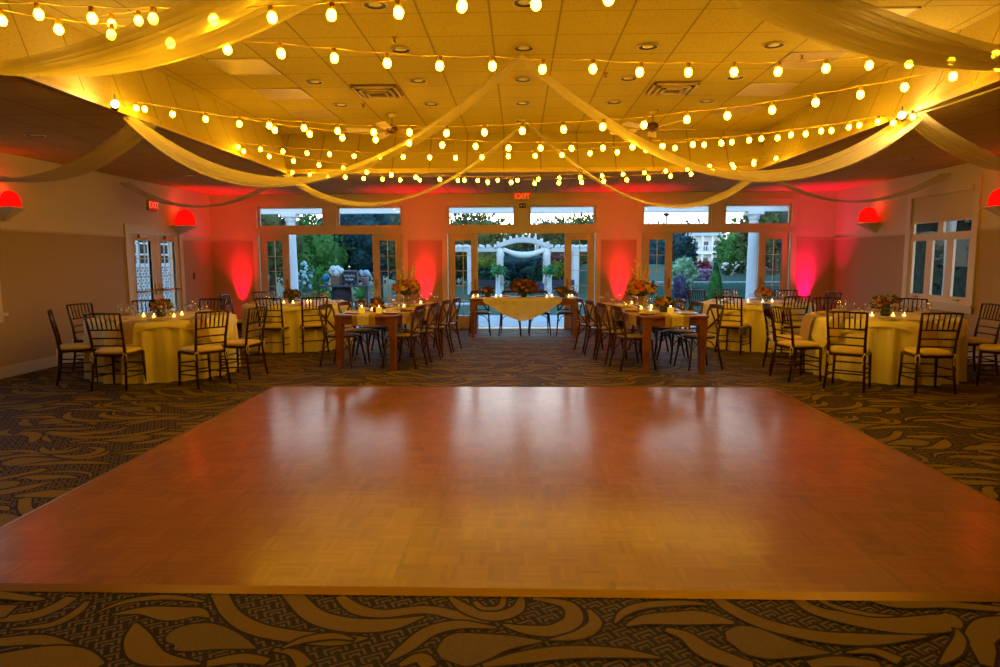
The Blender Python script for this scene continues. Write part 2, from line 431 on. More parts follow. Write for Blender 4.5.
# --- dance floor
df = thing('dance_floor', 'large honey-brown parquet dance floor laid over the patterned carpet', 'dance floor')
MB().box((-2.97, 2.95, .004), (3.0, 7.9, .014)).build('parquet_surface', PARQ, df)
EDGE = pbr('floor_edge_metal', (.30, .16, .06), .35, metal=.3)
for a, b in (((-2.99, 2.90), (3.02, 2.955)), ((-2.99, 7.895), (3.02, 7.93)), ((-3.01, 2.90), (-2.965, 7.93)), ((2.995, 2.90), (3.04, 7.93))):
    mb = MB(); x0, y0, x1, y1 = a[0], a[1], b[0], b[1]
    i = .028
    if x1-x0 > 1:
        out = y0 < 5
        za, zb = (.004, .016) if out else (.016, .004)
        mb.add([(x0, y0, .003), (x1, y0, .003), (x1, y1, .003), (x0, y1, .003), (x0, y0, za), (x1, y0, za), (x1, y1, zb), (x0, y1, zb)],
               [(0, 3, 2, 1), (4, 5, 6, 7), (0, 1, 5, 4), (1, 2, 6, 5), (2, 3, 7, 6), (3, 0, 4, 7)])
    else:
        za, zb = (.004, .016) if x0 < 0 else (.016, .004)
        mb.add([(x0, y0, .003), (x1, y0, .003), (x1, y1, .003), (x0, y1, .003), (x0, y0, za), (x1, y0, zb), (x1, y1, zb), (x0, y1, za)],
               [(0, 3, 2, 1), (4, 5, 6, 7), (0, 1, 5, 4), (1, 2, 6, 5), (2, 3, 7, 6), (3, 0, 4, 7)])
    mb.build('edge_trim', EDGE, df)

# --- walls with openings
def wall_cells(name, axis, pos, th, us, zs, holes):
    """axis 'x': wall in the plane y=pos spanning us in x; 'y': plane x=pos spanning us in y. holes: (u0,u1,z0,z1)"""
    U = sorted(set(us+[h[0] for h in holes]+[h[1] for h in holes])); Z = sorted(set(zs+[h[2] for h in holes]+[h[3] for h in holes]))
    mb = MB()
    for i in range(len(U)-1):
        for j in range(len(Z)-1):
            um = (U[i]+U[i+1])/2; zm = (Z[j]+Z[j+1])/2
            if any(h[0] < um < h[1] and h[2] < zm < h[3] for h in holes): continue
            mi = 1 if zm < RAIL else 0
            if axis == 'x': mb.box((U[i], pos, Z[j]), (U[i+1], pos+th, Z[j+1]), mi)
            else: mb.box((min(pos, pos+th), U[i], Z[j]), (max(pos, pos+th), U[i+1], Z[j+1]), mi)
    return struct(mb.build(name, [WALLU, WALLL]))
UNITS = [(-5.80, -2.50), (-1.62, 1.72), (2.62, 5.92)]
DT, TT0, TT1 = 2.10, 2.27, 2.67
bh = []
for a, b in UNITS: bh.append((a+.04, b-.04, 0, TT1+.06))
wall_cells('wall_back', 'x', YB, .22, [XL-.2, XR+.2], [0, RAIL, 3.1], bh)
LD = (11.52, 13.28, 0, 2.07)      # left wall double door
LW = (6.5, 8.42, .86, 2.3)
RW = (10.27, 11.88, .82, 2.62)
wall_cells('wall_left', 'y', XL, -.2, [YF, YB], [0, RAIL, 3.1], [LD, LW])
wall_cells('wall_right', 'y', XR, .07, [YF, YB], [0, RAIL, 3.1], [RW])
wall_cells('wall_front', 'x', YF-.2, .2, [XL-.2, XR+.2], [0, RAIL, 3.7], [])
# chair rails (a small ledge along the colour change) and baseboards
def ledge(mb, a, b, z0, z1, d, side):
    if side == 'back': mb.box((a, YB-d, z0), (b, YB, z1))
    if side == 'left': mb.box((XL, a, z0), (XL+d, b, z1))
    if side == 'right': mb.box((XR-d, a, z0), (XR, b, z1))
RAILM = pbr('rail_paint', (.50, .40, .30), .5)
mb = MB()
for a, b in ((XL, -5.86), (-2.46, -1.68), (1.78, 2.56), (5.98, XR)): ledge(mb, a, b, RAIL-.012, RAIL+.012, .004, 'back')
struct(mb.build('trim_1', RAILM))
mb = MB()
for a, b in ((YF, 11.42), (13.38, YB)): ledge(mb, a, b, RAIL-.015, RAIL+.015, .022, 'left')
struct(mb.build('trim_2', RAILM))
mb = MB()
for a, b in ((YF, 10.13), (12.02, YB)): ledge(mb, a, b, RAIL-.015, RAIL+.015, .022, 'right')
struct(mb.build('trim_3', RAILM))
BASE = pbr('baseboard_paint', (.55, .45, .36), .45)
mb = MB()
for a, b in ((XL, -5.86), (-2.46, -1.68), (1.78, 2.56), (5.98, XR)):
    ledge(mb, a, b, 0, .13, .02, 'back'); ledge(mb, a, b, .13, .155, .012, 'back')
struct(mb.build('baseboard_back', BASE))
mb = MB()
for a, b in ((YF, 11.42), (13.38, YB)):
    ledge(mb, a, b, 0, .13, .02, 'left'); ledge(mb, a, b, .13, .155, .012, 'left')
struct(mb.build('baseboard_left', BASE))
mb = MB(); ledge(mb, YF, YB, 0, .13, .02, 'right'); ledge(mb, YF, YB, .13, .155, .012, 'right')
struct(mb.build('baseboard_right', BASE))

# --- ceiling: soffit ring plus raised tray
bx0, bx1, by0, by1 = -3.82, 3.86, .6, 11.1      # lip
tx0, tx1, ty0, ty1 = -4.05, 4.12, .4, 11.55     # tray top
ZT = 3.65
mb = MB()
mb.box((XL-.2, YF-.2, ZC), (bx0, YB+.22, ZC+.06)); mb.box((bx1, YF-.2, ZC), (XR+.2, YB+.22, ZC+.06))
mb.box((bx0, YF-.2, ZC), (bx1, by0, ZC+.06)); mb.box((bx0, by1, ZC), (bx1, YB+.22, ZC+.06))
mb.add([(bx0, by0, ZC), (bx0, by1, ZC), (tx0, ty1, ZT), (tx0, ty0, ZT)], [(0, 1, 2, 3)], 1)
mb.add([(bx1, by0, ZC), (bx1, by1, ZC), (tx1, ty1, ZT), (tx1, ty0, ZT)], [(3, 2, 1, 0)], 1)
mb.add([(bx0, by1, ZC), (bx1, by1, ZC), (tx1, ty1, ZT), (tx0, ty1, ZT)], [(0, 1, 2, 3)], 2)
mb.add([(bx0, by0, ZC), (bx1, by0, ZC), (tx1, ty0, ZT), (tx0, ty0, ZT)], [(3, 2, 1, 0)], 2)
mb.box((tx0-.3, ty0-.3, ZT), (tx1+.3, ty1+.3, ZT+.08), 3)
struct(mb.build('ceiling', [SOFF, RISX, RISY, TILE]))
mb = MB()   # metal angle along the lip and the upper corner
for a, b in (((bx0-.02, by0, ZC-.012), (bx0+.012, by1, ZC+.02)), ((bx1-.012, by0, ZC-.012), (bx1+.02, by1, ZC+.02)),
             ((bx0, by1-.012, ZC-.012), (bx1, by1+.02, ZC+.02))): mb.box(a, b)
struct(mb.build('trim_4', pbr('ceiling_angle', (.55, .42, .25), .5)))

# --- exterior doors of the back wall
LATD = pbr('muntin_teal', (.55, .62, .62), .4)
def pane_grid(mb, x0, x1, z0, z1, y, nx, nz, w=.014, d=.02):
    for i in range(1, nx):
        x = x0+(x1-x0)*i/nx; mb.box((x-w/2, y-d/2, z0), (x+w/2, y+d/2, z1))
    for j in range(1, nz):
        z = z0+(z1-z0)*j/nz; mb.box((x0, y-d/2-.001, z-w/2), (x1, y+d/2+.001, z+w/2))
def leaf(root, x0, x1, z0, z1, y, nx=3, nz=5, gx=.15, gz0=.28, gz1=.14, handle=None, name='door_leaf'):
    mb = MB(); g0, g1, h0, h1 = x0+gx, x1-gx, z0+gz0, z1-gz1
    mb.box((x0, y-.022, z0), (g0, y+.022, z1)); mb.box((g1, y-.022, z0), (x1, y+.022, z1))
    mb.box((g0, y-.022, z0), (g1, y+.022, h0)); mb.box((g0, y-.022, h1), (g1, y+.022, z1))
    # raised glazing bead
    b = .018
    for q in (((g0-b, y-.03, h0-b), (g0, y+.03, h1+b)), ((g1, y-.03, h0-b), (g1+b, y+.03, h1+b)), ((g0, y-.03, h0-b), (g1, y+.03, h0)), ((g0, y-.03, h1), (g1, y+.03, h1+b))): mb.box(*q)
    o = mb.build(name, TRIMD, root)
    m2 = MB(); pane_grid(m2, g0, g1, h0, h1, y, nx, nz); m2.build('muntin', LATD, o)
    MB().box((g0, y-.003, h0), (g1, y+.003, h1)).build('glass_pane', GLASS, o)
    if handle is not None:
        h = MB(); h.box((handle-.02, y-.035, z0+.88), (handle+.02, y-.022, z0+1.1)); h.tube([(handle, y-.03, z0+1.0), (handle, y-.08, z0+1.0), (handle+(-.1 if handle > (x0+x1)/2 else .1), y-.08, z0+1.0)], .009, 6)
        h.build('handle', BRASS, o)
    return o
for n, (a, b) in enumerate(UNITS):
    d = bpy.data.objects.new('door_%d' % (n+1), None); COL.objects.link(d); struct(d)
    y = YB
    mb = MB()      # casing on the room side, jambs, header, mullion between transoms
    mid = (a+b)/2+.02
    mb.box((a-.06, y-.03, 0), (a+.05, y+.2, TT1+.13)); mb.box((b-.05, y-.03, 0), (b+.06, y+.2, TT1+.13))
    mb.box((a+.05, y-.03, TT1+.03), (b-.05, y+.2, TT1+.13)); mb.box((a+.05, y-.03, DT), (b-.05, y+.2, TT0-.03))
    mb.box((mid-.14, y-.03, TT0-.03), (mid+.14, y+.2, TT1+.03))
    mb.box((a-.08, y-.045, TT1+.12), (b+.08, y-.0, TT1+.145))
    mb.box((a+.05, y-.042, DT-.012), (b-.05, y-.03, DT+.012))
    mb.build('door_casing', TRIM, d)
    for q0, q1 in ((a+.05, mid-.14), (mid+.14, b-.05)):
        t = MB(); w = .05
        t.box((q0, y+.04, TT0-.03), (q0+w, y+.09, TT1+.03)); t.box((q1-w, y+.04, TT0-.03), (q1, y+.09, TT1+.03))
        t.box((q0+w, y+.04, TT0-.03), (q1-w, y+.09, TT0+.02)); t.box((q0+w, y+.04, TT1-.01), (q1-w, y+.09, TT1+.03))
        tr = t.build('transom_frame', TRIM, d)
        MB().box((q0+w, y+.06, TT0+.02), (q1-w, y+.068, TT1-.01)).build('glass_pane', GLASS, tr)
    leaf(d, a+.07, a+.72, .01, DT-.012, y+.05, 2, 5, handle=a+.66)
    leaf(d, b-.72, b-.07, .01, DT-.012, y+.05, 2, 5, handle=b-.66)
    MB().box((a+.05, y-.02, 0), (b-.05, y+.22, .012)).build('threshold', BRASS, d)
# --- double door in the left wall (built along x then turned)
d4 = bpy.data.objects.new('door_4', None); COL.objects.link(d4); struct(d4)
d4.location = (XL, 0, 0); d4.rotation_euler = (0, 0, PI/2)   # local x -> world y, local y -> world -x
mb = MB(); a, b = LD[0], LD[1]
mb.box((a-.1, -.03, 0), (a+.03, .2, LD[3]+.1)); mb.box((b-.03, -.03, 0), (b+.1, .2, LD[3]+.1)); mb.box((a+.03, -.03, LD[3]-.03), (b-.03, .2, LD[3]+.1))
mb.build('door_casing', TRIM, d4)
md = (a+b)/2
l1 = leaf(d4, a+.03, md-.005, .01, LD[3]-.04, .02, 3, 5, gx=.16, handle=md-.07)
l2 = leaf(d4, md+.005, b-.03, .01, LD[3]-.04, .02, 3, 5, gx=.16, handle=md+.07)
for L_, x0, x1 in ((l1, a+.1, md-.1), (l2, md+.1, b-.1)):
    MB().tube([(x0, -.05, .98), (x1, -.05, .98)], .018, 8).build('push_bar', BRASS, L_)
    c = MB(); c.box(((x0+x1)/2-.14, -.05, LD[3]-.13), ((x0+x1)/2+.14, 0, LD[3]-.07)); c.build('door_closer', BRASS, L_)
# --- windows
def window(name, X, y0, y1, z0, z1, sgn, trans=None, cols=3, blind=None):
    """sgn +1: wall at +X (inside is toward -X)"""
    w = bpy.data.objects.new(name, None); COL.objects.link(w); struct(w)
    i = -sgn
    def bx(mb, a0, a1, b0, b1, d0, d1):      # d measured into the room from the wall face
        xa, xb = X+i*d0, X+i*d1
        mb.box((min(xa, xb), a0, b0), (max(xa, xb), a1, b1))
    mb = MB(); t = .12
    bx(mb, y0-t, y0, z0-t, z1+t, -.05, .035); bx(mb, y1, y1+t, z0-t, z1+t, -.05, .035)
    bx(mb, y0, y1, z1, z1+t, -.05, .035); bx(mb, y0-t-.04, y1+t+.04, z0-.04, z0+.0, -.05, .08); bx(mb, y0-t, y1+t, z0-t, z0-.04, -.05, .025)
    mb.build('window_frame', TRIM, w)
    zt = trans if trans else z1
    cw = (y1-y0)/cols
    for k in range(cols):
        s = MB(); a0, a1 = y0+k*cw, y0+(k+1)*cw; q = .085
        bx(s, a0, a0+q, z0, zt, -.04, .0); bx(s, a1-q, a1, z0, zt, -.04, 0); bx(s, a0+q, a1-q, z0, z0+.11, -.04, 0); bx(s, a0+q, a1-q, zt-.08, zt, -.04, 0)
        so = s.build('window_sash', TRIM, w)
        g = MB(); bx(g, a0+q, a1-q, z0+.11, zt-.08, -.025, -.018); g.build('glass_pane', GLASS, so)
        if k == cols-1 or k == 0:
            h = MB(); bx(h, a0+cw/2-.05, a0+cw/2+.05, z0+.05, z0+.07, 0, .05); h.build('window_latch', BRASS, so)
    if trans:
        for k in range(2):
            s = MB(); a0 = y0+k*(y1-y0)/2; a1 = a0+(y1-y0)/2; q = .07; zz = zt+.24
            bx(s, a0, a0+q, zt, zz, -.04, 0); bx(s, a1-q, a1, zt, zz, -.04, 0); bx(s, a0+q, a1-q, zt, zt+.04, -.04, 0); bx(s, a0+q, a1-q, zz-.03, zz, -.04, 0)
            so = s.build('transom_frame', TRIM, w)
            g = MB(); bx(g, a0+q, a1-q, zt+.04, zz-.03, -.025, -.018); g.build('glass_pane', GLASS, so)
    return w, bx
w1, bx_ = window('window_1', XL, LW[0], LW[1], LW[2], LW[3], -1)
w2, bx_ = window('window_2', XR, RW[0], RW[1], RW[2], RW[3], 1, trans=1.90)
mb = MB(); bx_(mb, RW[0]+.01, RW[1]-.01, 2.145, RW[3]-.01, -.03, .0); mb.build('roller_blind', pbr('blind_fabric', (.58, .48, .40), .8), w2)
mb = MB(); bx_(mb, RW[0]+.01, RW[1]-.01, RW[3]-.07, RW[3], 0, .06); mb.build('blind_cassette', TRIM, w2)

# switch plate beside left door
q = MB(); p = atX(194, 276, XL)
q.box((XL, p.y-.04, p.z-.07), (XL+.012, p.y+.04, p.z+.07)); 
sp = tag(q.build('wall_switch', pbr('switch_brown', (.10, .03, .02), .5)), 'small dark wall switch on the tan wall right of the lattice-view double door', 'switch')

# ================================================================== ceiling fixtures
cx = [-2.43, -1.19, .05, 1.29, 2.53]; cy = [5.77, 6.97, 8.15, 9.35, 10.5]
def downlight():
    r = thing('recessed_downlight', '', 'ceiling light')
    m = MB(); m.lathe([(.104, 0), (.104, -.008), (.094, -.008), (.092, .0)], n=24, caps=False); m.build('trim_ring', pbr('ring_white', (.6, .5, .35), .4), r)
    m = MB(); m.lathe([(.094, -.006), (.085, -.002), (.06, .003), (.05, .004)], n=24, caps=False); m.build('baffle', DARK, r)
    m = MB(); m.lathe([(.058, 0.0), (.05, -.004), (.02, -.009), (.0005, -.01)], n=20); m.build('lamp_face', pbr('lamp_face', (.75, .68, .55), .25), r)
    return Proto(r)
DL = downlight()
cn = ['outer left', 'inner left', 'centre', 'inner right', 'outer right']; rn = ['first', 'second', 'third', 'fourth', 'fifth']
for j, y in enumerate(cy):
    for i, x in enumerate(cx):
        if (i, j) in ((0, 4), (4, 4), (3, 4), (1, 4), (0, 0), (0, 1)) : continue
        if i == 3 and j == 0: continue
        DL.put((x, y, ZT-.008), 0, 'unlit round recessed downlight, %s column of the raised ceiling, %s row from the camera' % (cn[i], rn[j]), 'recessed downlights in the raised ceiling')
# soffit downlights
def sdown(x, y, lab):
    DL.put((x, y, ZC-.008), 0, lab, 'recessed downlights in the lower ceiling')
for q, lab in ((atZ(35, 134.5, ZC), 'unlit downlight in the left lower ceiling above the first red sconce'),
            (atZ(96, 152, ZC), 'unlit downlight in the left lower ceiling behind the outer drape'),
            (atZ(188, 175, ZC), 'unlit downlight in the lower ceiling near the back left corner'),
            (atZ(908, 158.5, ZC), 'unlit downlight in the right lower ceiling before the outer drape'),
            (atZ(866, 171, ZC), 'unlit downlight in the right lower ceiling, farther one towards the corner'),
            (atZ(966, 144, ZC), 'unlit downlight in the right lower ceiling beside the outer drape'),
            (atZ(688, 182.5, ZC), 'unlit downlight in the lower ceiling over the right back doors'),
            (atZ(363, 185, ZC), 'unlit downlight in the lower ceiling over the left back doors')):
    sdown(q.x, q.y, lab)
# light panels
TRO = pbr('troffer_lens', (.52, .40, .33), .35); TROB = pbr('troffer_lens_painted_glare', (.95, .92, .85), .3)  # second lens is paler: a reflection put into its colour
def troffer(x, y, mat, lab):
    r = thing('ceiling_light_panel', lab, 'ceiling light', (x, y, ZT), 0, 'square light panels in the raised ceiling')
    m = MB(); w = .295
    for a, b in (((-w, -w, -.012), (w, -w+.02, 0)), ((-w, w-.02, -.012), (w, w, 0)), ((-w, -w, -.012), (-w+.02, w, 0)), ((w-.02, -w, -.012), (w, w, 0))): m.box(a, b)
    m.build('panel_frame', TRIM, r)
    MB().box((-w+.02, -w+.02, -.008), (w-.02, w-.02, -.001)).build('panel_lens', mat, r)
for x, side in ((-.25-.61*4.5, 'left'), (-.25+.61*5.5, 'right')):
    for k, y in enumerate((6.305, 7.525, 8.745, 9.965)):
        if side == 'left' and k == 0: continue
        troffer(x, y, TROB if (side == 'right' and k == 0) else TRO,
                ('reflection-whitened' if (side == 'right' and k == 0) else 'dull brownish')+' square ceiling light panel, %s side, %s from the camera' % (side, rn[k]))
# air vents
def vent(x, y, lab):
    r = thing('ceiling_vent', lab, 'vent', (x, y, ZT), 0, 'air vents in the raised ceiling')
    m = MB(); m.box((-.28, -.28, -.01), (.28, .28, 0)); m.build('backing_plate', pbr('vent_plate', (.22, .13, .05), .5), r)
    for k, w in enumerate((.27, .2, .13)):
        m = MB(); z0 = -.02-.012*k; t = .028
        for a, b in (((-w, -w, z0-.02), (w, -w+t, z0)), ((-w, w-t, z0-.02), (w, w, z0)), ((-w, -w, z0-.02), (-w+t, w, z0)), ((w-t, -w, z0-.02), (w, w, z0))): m.box(a, b)
        m.build('louver_ring', pbr('vent_metal', (.5, .38, .2), .4), r)
vent(-1.77, 8.6, 'square metal air vent in raised ceiling, the one left of centre')
vent(1.9, 8.6, 'square metal air vent in raised ceiling, the one right of centre')
# ceiling fans
FANB = pbr('fan_blade', (.85, .68, .6), .45)
def fan(x, y, rot, lab):
    r = thing('ceiling_fan', lab, 'ceiling fan', (x, y, ZT), rot, 'ceiling fans under the raised ceiling')
    MB().lathe([(.075, 0), (.075, -.02), (.03, -.06)], n=16).build('canopy', TRIM, r)
    MB().tube([(0, 0, -.05), (0, 0, -.17)], .012).build('downrod', BRASS, r)
    MB().lathe([(.02, -.16), (.07, -.175), (.085, -.20), (.085, -.25), (.06, -.28), (.02, -.29)], n=20).build('motor_housing', pbr('fan_bronze', (.16, .08, .04), .35, metal=.6), r)
    for k in range(5):
        a = 2*PI*k/5; M = Matrix.Rotation(a, 4, 'Z') @ Matrix.Translation((0, 0, -.255)) @ Matrix.Rotation(rad(12), 4, 'X')
        b = MB(); b.add([(.19, -.05, 0), (.30, -.062, 0), (.62, -.068, 0), (.645, -.04, 0), (.645, .04, 0), (.62, .068, 0), (.3, .062, 0), (.19, .05, 0),
               (.19, -.05, .008), (.30, -.062, .008), (.62, -.068, .008), (.645, -.04, .008), (.645, .04, .008), (.62, .068, .008), (.3, .062, .008), (.19, .05, .008)],
               [tuple(range(7, -1, -1)), tuple(range(8, 16))]+[(i, (i+1) % 8, 8+(i+1) % 8, 8+i) for i in range(8)], 0, False, M)
        bo = b.build('blade', FANB, r)
        b = MB(); b.box((.07, -.02, -.008), (.24, .02, 0), 0, M); b.build('blade_bracket', BRASS, bo)
fan(1.93, 9.95, rad(8), 'ceiling fan with pale blades hanging from raised ceiling, right of centre')
fan(-1.85, 9.95, rad(50), 'ceiling fan hanging from raised ceiling, left of centre behind sheer drape')
# sprinklers
def sprinkler(x, y, z, lab):
    m = MB(); m.lathe([(.03, 0), (.03, -.006), (.012, -.012), (.01, -.04), (.022, -.045), (.022, -.05)], (x, y, z), 12)
    tag(m.build('sprinkler_head', BRASS), lab, 'sprinkler', 'sprinkler heads in the ceiling')
for (u, v), lab in (((394.5, 37.5), 'small dark sprinkler head in raised ceiling, near left of centre'), ((605.5, 73), 'small dark sprinkler head in raised ceiling, right of centre'),
                    ((363, 103.5), 'small dark sprinkler head in raised ceiling before the left fan'), ((802, 54.5), 'small sprinkler head in raised ceiling beneath right sheer drape')):
    p = atZ(u, v, ZT); sprinkler(p.x, p.y, ZT, lab)

# ================================================================== string lights
def zc_point(u, v, zc):
    q = ray(u, v); f = RM @ Vector((0, 0, -1)); return CAM + q*(zc/q.dot(f))
SG = 'globe string lights strung across the raised ceiling'
STR = {
 'a': ([(-25, 14), (37.5, 16), (92, 20), (154, 21), (214, 22), (271.5, 20), (332.5, 17), (398, 15), (463.5, 8), (535.5, 6), (607, 0.5)], (37, 3.7), (607, 3.05), 'globe light string nearest the camera, along the top of the picture'),
 'b': ([(1, 22), (58.5, 31.5), (112.5, 36.5), (171, 45), (227, 51), (280, 55), (334, 60), (387, 64.5), (440, 67.5), (492, 67.5), (543, 70.5), (593, 70.5), (640.5, 73.5), (688, 73.5), (733.5, 73), (778.5, 73), (825.5, 70), (869, 67), (909.5, 65), (951.5, 62), (996, 55.5)], (0, 3.85), (1000, 4.7), 'second globe light string from the camera, crossing both big front drapes'),
 'd': ([(144.7, 110), (173, 115), (206, 120), (240, 125), (270, 126.5), (303.5, 129), (338, 132), (374, 133.5), (409, 133.5), (447, 134.5), (484, 133.5), (523, 132), (563.5, 130.7), (603.5, 128), (644.7, 126), (686.7, 120.7), (728, 117), (771.7, 111), (814.7, 104), (860, 96), (904, 88.5), (952, 78), (998, 68)], (145, 6.6), (1000, 4.4), 'globe light string slanting from the left spotlight to the near right'),
 'e': ([(136, 109), (275, 131), (309, 135), (342.7, 138.5), (376, 140.5), (409, 144), (442.5, 146), (475, 147.5), (508, 149), (540, 149), (571, 149.5), (602.6, 149), (633, 148), (662, 147), (692.5, 145.5), (720.7, 144), (750, 141), (777.5, 138.7), (804.8, 135), (831, 131.5), (859, 126), (884, 121)], (140, 6.4), (890, 7.2), 'globe light string from the left spotlight to the right spotlight'),
 'f': ([(215.7, 145.7), (237.7, 147.5), (261, 150), (283, 152), (307, 154), (330, 155), (354.5, 157), (379.5, 157.5), (403.7, 157.5), (430, 158), (455.8, 158.5), (482, 158), (507.7, 157), (535, 156.7), (562.2, 155.7), (590, 154), (618, 153), (646, 150.7), (674.5, 148.8), (703.6, 145.7), (732.5, 142.8), (761.5, 139.5), (791.5, 135.7), (821, 132), (849.5, 128), (878, 122.5)], (215, 9.2), (885, 7.1), 'globe light string slanting from the far left lip to the right spotlight'),
 'g': ([(220, 146.5), (244, 152), (269, 157), (294, 161.7), (318.5, 165.6), (343, 169), (367, 172.8), (391.7, 175.5), (416, 177.7), (440, 180), (464, 181), (488, 182.7), (511.7, 183), (535, 184), (558.7, 183.3), (581.5, 183), (603.8, 182), (626.7, 180.5), (648.8, 178.8), (670.5, 176.7), (691.5, 174.7), (713, 171.5), (734, 168), (753.5, 164.8), (775, 161), (791.8, 152.5)], (220, 8.9), (790, 10.3), 'globe light string dipping lowest above the back wall exit sign'),
 'h': ([(283, 171), (292.5, 173), (310, 175.5), (328, 176.5), (345.4, 177.7), (363.5, 179), (382.6, 179.7), (400.5, 180.5), (419.5, 180.5), (458, 181), (478, 181), (497.8, 181), (518, 180.7), (538.7, 179.7), (559, 178.8), (580.7, 178), (601.7, 176.5), (623, 175), (644, 173.5), (666, 171.7), (688, 169.5), (709.7, 167), (732, 165), (754.7, 162), (776.5, 159), (800.5, 155)], (283, 11.0), (800, 9.5), 'farthest globe light string, along the back lip of the raised ceiling'),
 'c': ([(112, 25), (139, 22.5)], (112, 4.3), (139, 4.2), 'short globe light tail hanging beside the upper left drape'),
 'k': ([(893, 124), (912, 118), (951.7, 78.5), (997.8, 68)], (893, 6.6), (1000, 4.9), 'short globe light string climbing from right spotlight towards the camera'),
}
bm_ = MB(); bm_.lathe([(.005, -.080), (.015, -.076), (.0225, -.064), (.0245, -.052), (.022, -.039), (.014, -.026), (.011, -.02)], n=12)
bulb_me = bm_.build('glass_bulb', BULB); so_ = MB(); so_.lathe([(.013, -.03), (.0155, -.026), (.0155, .004), (.010, .010)], n=10)
sock_me = so_.build('lamp_socket', SOCK)
BME, SME = bulb_me.data, sock_me.data
bpy.data.objects.remove(bulb_me); bpy.data.objects.remove(sock_me)
for key, (P, e0, e1, lab) in STR.items():
    W = []
    for (u, v) in P:
        t = (u-e0[0])/(e1[0]-e0[0]); zc = e0[1]+(e1[1]-e0[1])*t
        W.append(zc_point(u, v, zc) + Vector((0, 0, .06)))
    ctr = W[0].copy()
    r = thing('string_light', lab, 'string lights', ctr, 0, SG)
    if key in 'dg': ends = []
    pts = [W[0]+(W[0]-W[1])*.5]+W+[W[-1]+(W[-1]-W[-2])*.6]
    if key == 'a': pts.append(pts[-1]+Vector((.6, -.1, .12)))
    wp = []
    for i in range(len(pts)-1):
        a, b = pts[i], pts[i+1]; wp.append(a+Vector((0, 0, .012))); wp.append((a+b)/2+Vector((0, 0, .004)))
    wp.append(pts[-1]+Vector((0, 0, .012)))
    m = MB(); m.tube([p-ctr for p in wp], .0035, 5); m.build('light_cord', WIRE, r)
    for k, p in enumerate(W):
        s = bpy.data.objects.new('lamp_socket', SME); COL.objects.link(s); s.parent = r; s.location = p-ctr
        s.rotation_euler = (random.uniform(-.15, .15), random.uniform(-.15, .15), 0)
        b = bpy.data.objects.new('glass_bulb', BME); COL.objects.link(b); b.parent = s

# ================================================================== drapes
def swag(name, A, B, sag, w0, w1, wm, mat, lab, group, folds=7, amp=.03, tilt=(0, 1, 0), n=28, bias=0, roll=.0):
    """sheer band hanging as a catenary from A to B; width w0..wm..w1; pleats across"""
    A, B = Vector(A), Vector(B); m = MB(); vs = []; fs = []; K = folds*4
    across0 = Vector(tilt).normalized()
    for i in range(n+1):
        t = i/n; c = A.lerp(B, t); s_ = 4*t*(1-t)
        c.z -= sag*s_*(1+bias*(t-.5))
        w = (w0*(1-t)+w1*t)*(1-s_)+wm*s_
        tan = (B-A); tan.z -= sag*4*(1-2*t); tan.normalize()
        nor = tan.cross(across0).normalized()
        for k in range(K+1):
            q = k/K-.5
            ph = folds*2*PI*q
            off = amp*math.sin(ph+1.3*math.sin(3*t))*(1-.3*s_)+.25*w*roll*(q*q*4)
            jj = .006*math.sin(ph*2.3+9*t)
            p = c + across0*(q*w) + nor*(off+jj)
            vs.append(p)
    for i in range(n):
        for k in range(K): a = i*(K+1)+k; fs.append((a, a+1, a+K+2, a+K+1))
    m.add(vs, fs, 0, True)
    return tag(m.build(name, mat), lab, 'drape', group)
DG = 'sheer ivory drapes swagged under the ceiling'
LZ = ZC-.02
CA = (0.0, 7.2, ZT-.02)
swag('sheer_drape', CA, (-3.84, 6.65, LZ), .86, .22, .12, .56, DRAPE, 'sheer swag from middle ceiling point to the left spotlight', DG, bias=.35, tilt=(.25, 1, .25), amp=.02, roll=.4)
swag('sheer_drape', CA, (3.95, 6.9, LZ), .88, .22, .25, .58, DRAPE2, 'sheer swag from middle ceiling point to the right spotlight', DG, bias=.35, tilt=(-.25, 1, .25), amp=.02, roll=.4)
CB = (.12, 10.5, ZT-.02)
swag('sheer_drape', CB, (-3.85, 11.05, LZ), .80, .2, .2, .42, DRAPE, 'sheer swag from far ceiling point to back left lip corner', DG, bias=.3, tilt=(.2, 1, .2), amp=.018)
swag('sheer_drape', CB, (3.88, 11.05, LZ), .86, .2, .2, .42, DRAPE, 'sheer swag from far ceiling point to back right lip corner', DG, bias=.3, tilt=(-.2, 1, .2), amp=.018)
CC = (0.0, 3.55, ZT-.02)
swag('sheer_drape', CC, (-4.0, 3.7, LZ+.02), .66, .25, .45, 1.05, DRAPE, 'wide sheer swag over the upper left, nearest the camera', DG, bias=.5, tilt=(.1, 1, .25), amp=.02, folds=9)
swag('sheer_drape', CC, (4.0, 3.95, LZ), .62, .20, .35, .95, DRAPE, 'wide pleated sheer swag over the upper right, nearest the camera', DG, bias=.5, tilt=(-.1, 1, .25), amp=.03, folds=11)
# outer swags from lip to walls
swag('sheer_drape', (-3.80, 6.9, LZ), (XL+.02, 7.3, 2.84), .50, .42, .5, .6, DRAPE, 'outer sheer swag from the left spotlight down to left wall', DG, tilt=(0, 1, .1), bias=-.2, amp=.02)
swag('sheer_drape', (3.85, 6.85, LZ), (XR-.02, 7.1, 2.80), .48, .42, .5, .6, DRAPE, 'outer sheer swag from the right spotlight down to right wall', DG, tilt=(0, 1, .1), bias=-.2, amp=.02)
swag('sheer_drape', (-3.85, 11.1, LZ), (XL+.02, 11.5, 2.86), .46, .25, .3, .38, DRAPE, 'outer sheer swag from back left lip corner to left wall', DG, tilt=(0, 1, .1), amp=.015)
swag('sheer_drape', (3.9, 11.1, LZ), (XR-.02, 11.0, 2.86), .46, .25, .3, .38, DRAPE, 'outer sheer swag from back right lip corner to right wall', DG, tilt=(0, 1, .1), amp=.015)
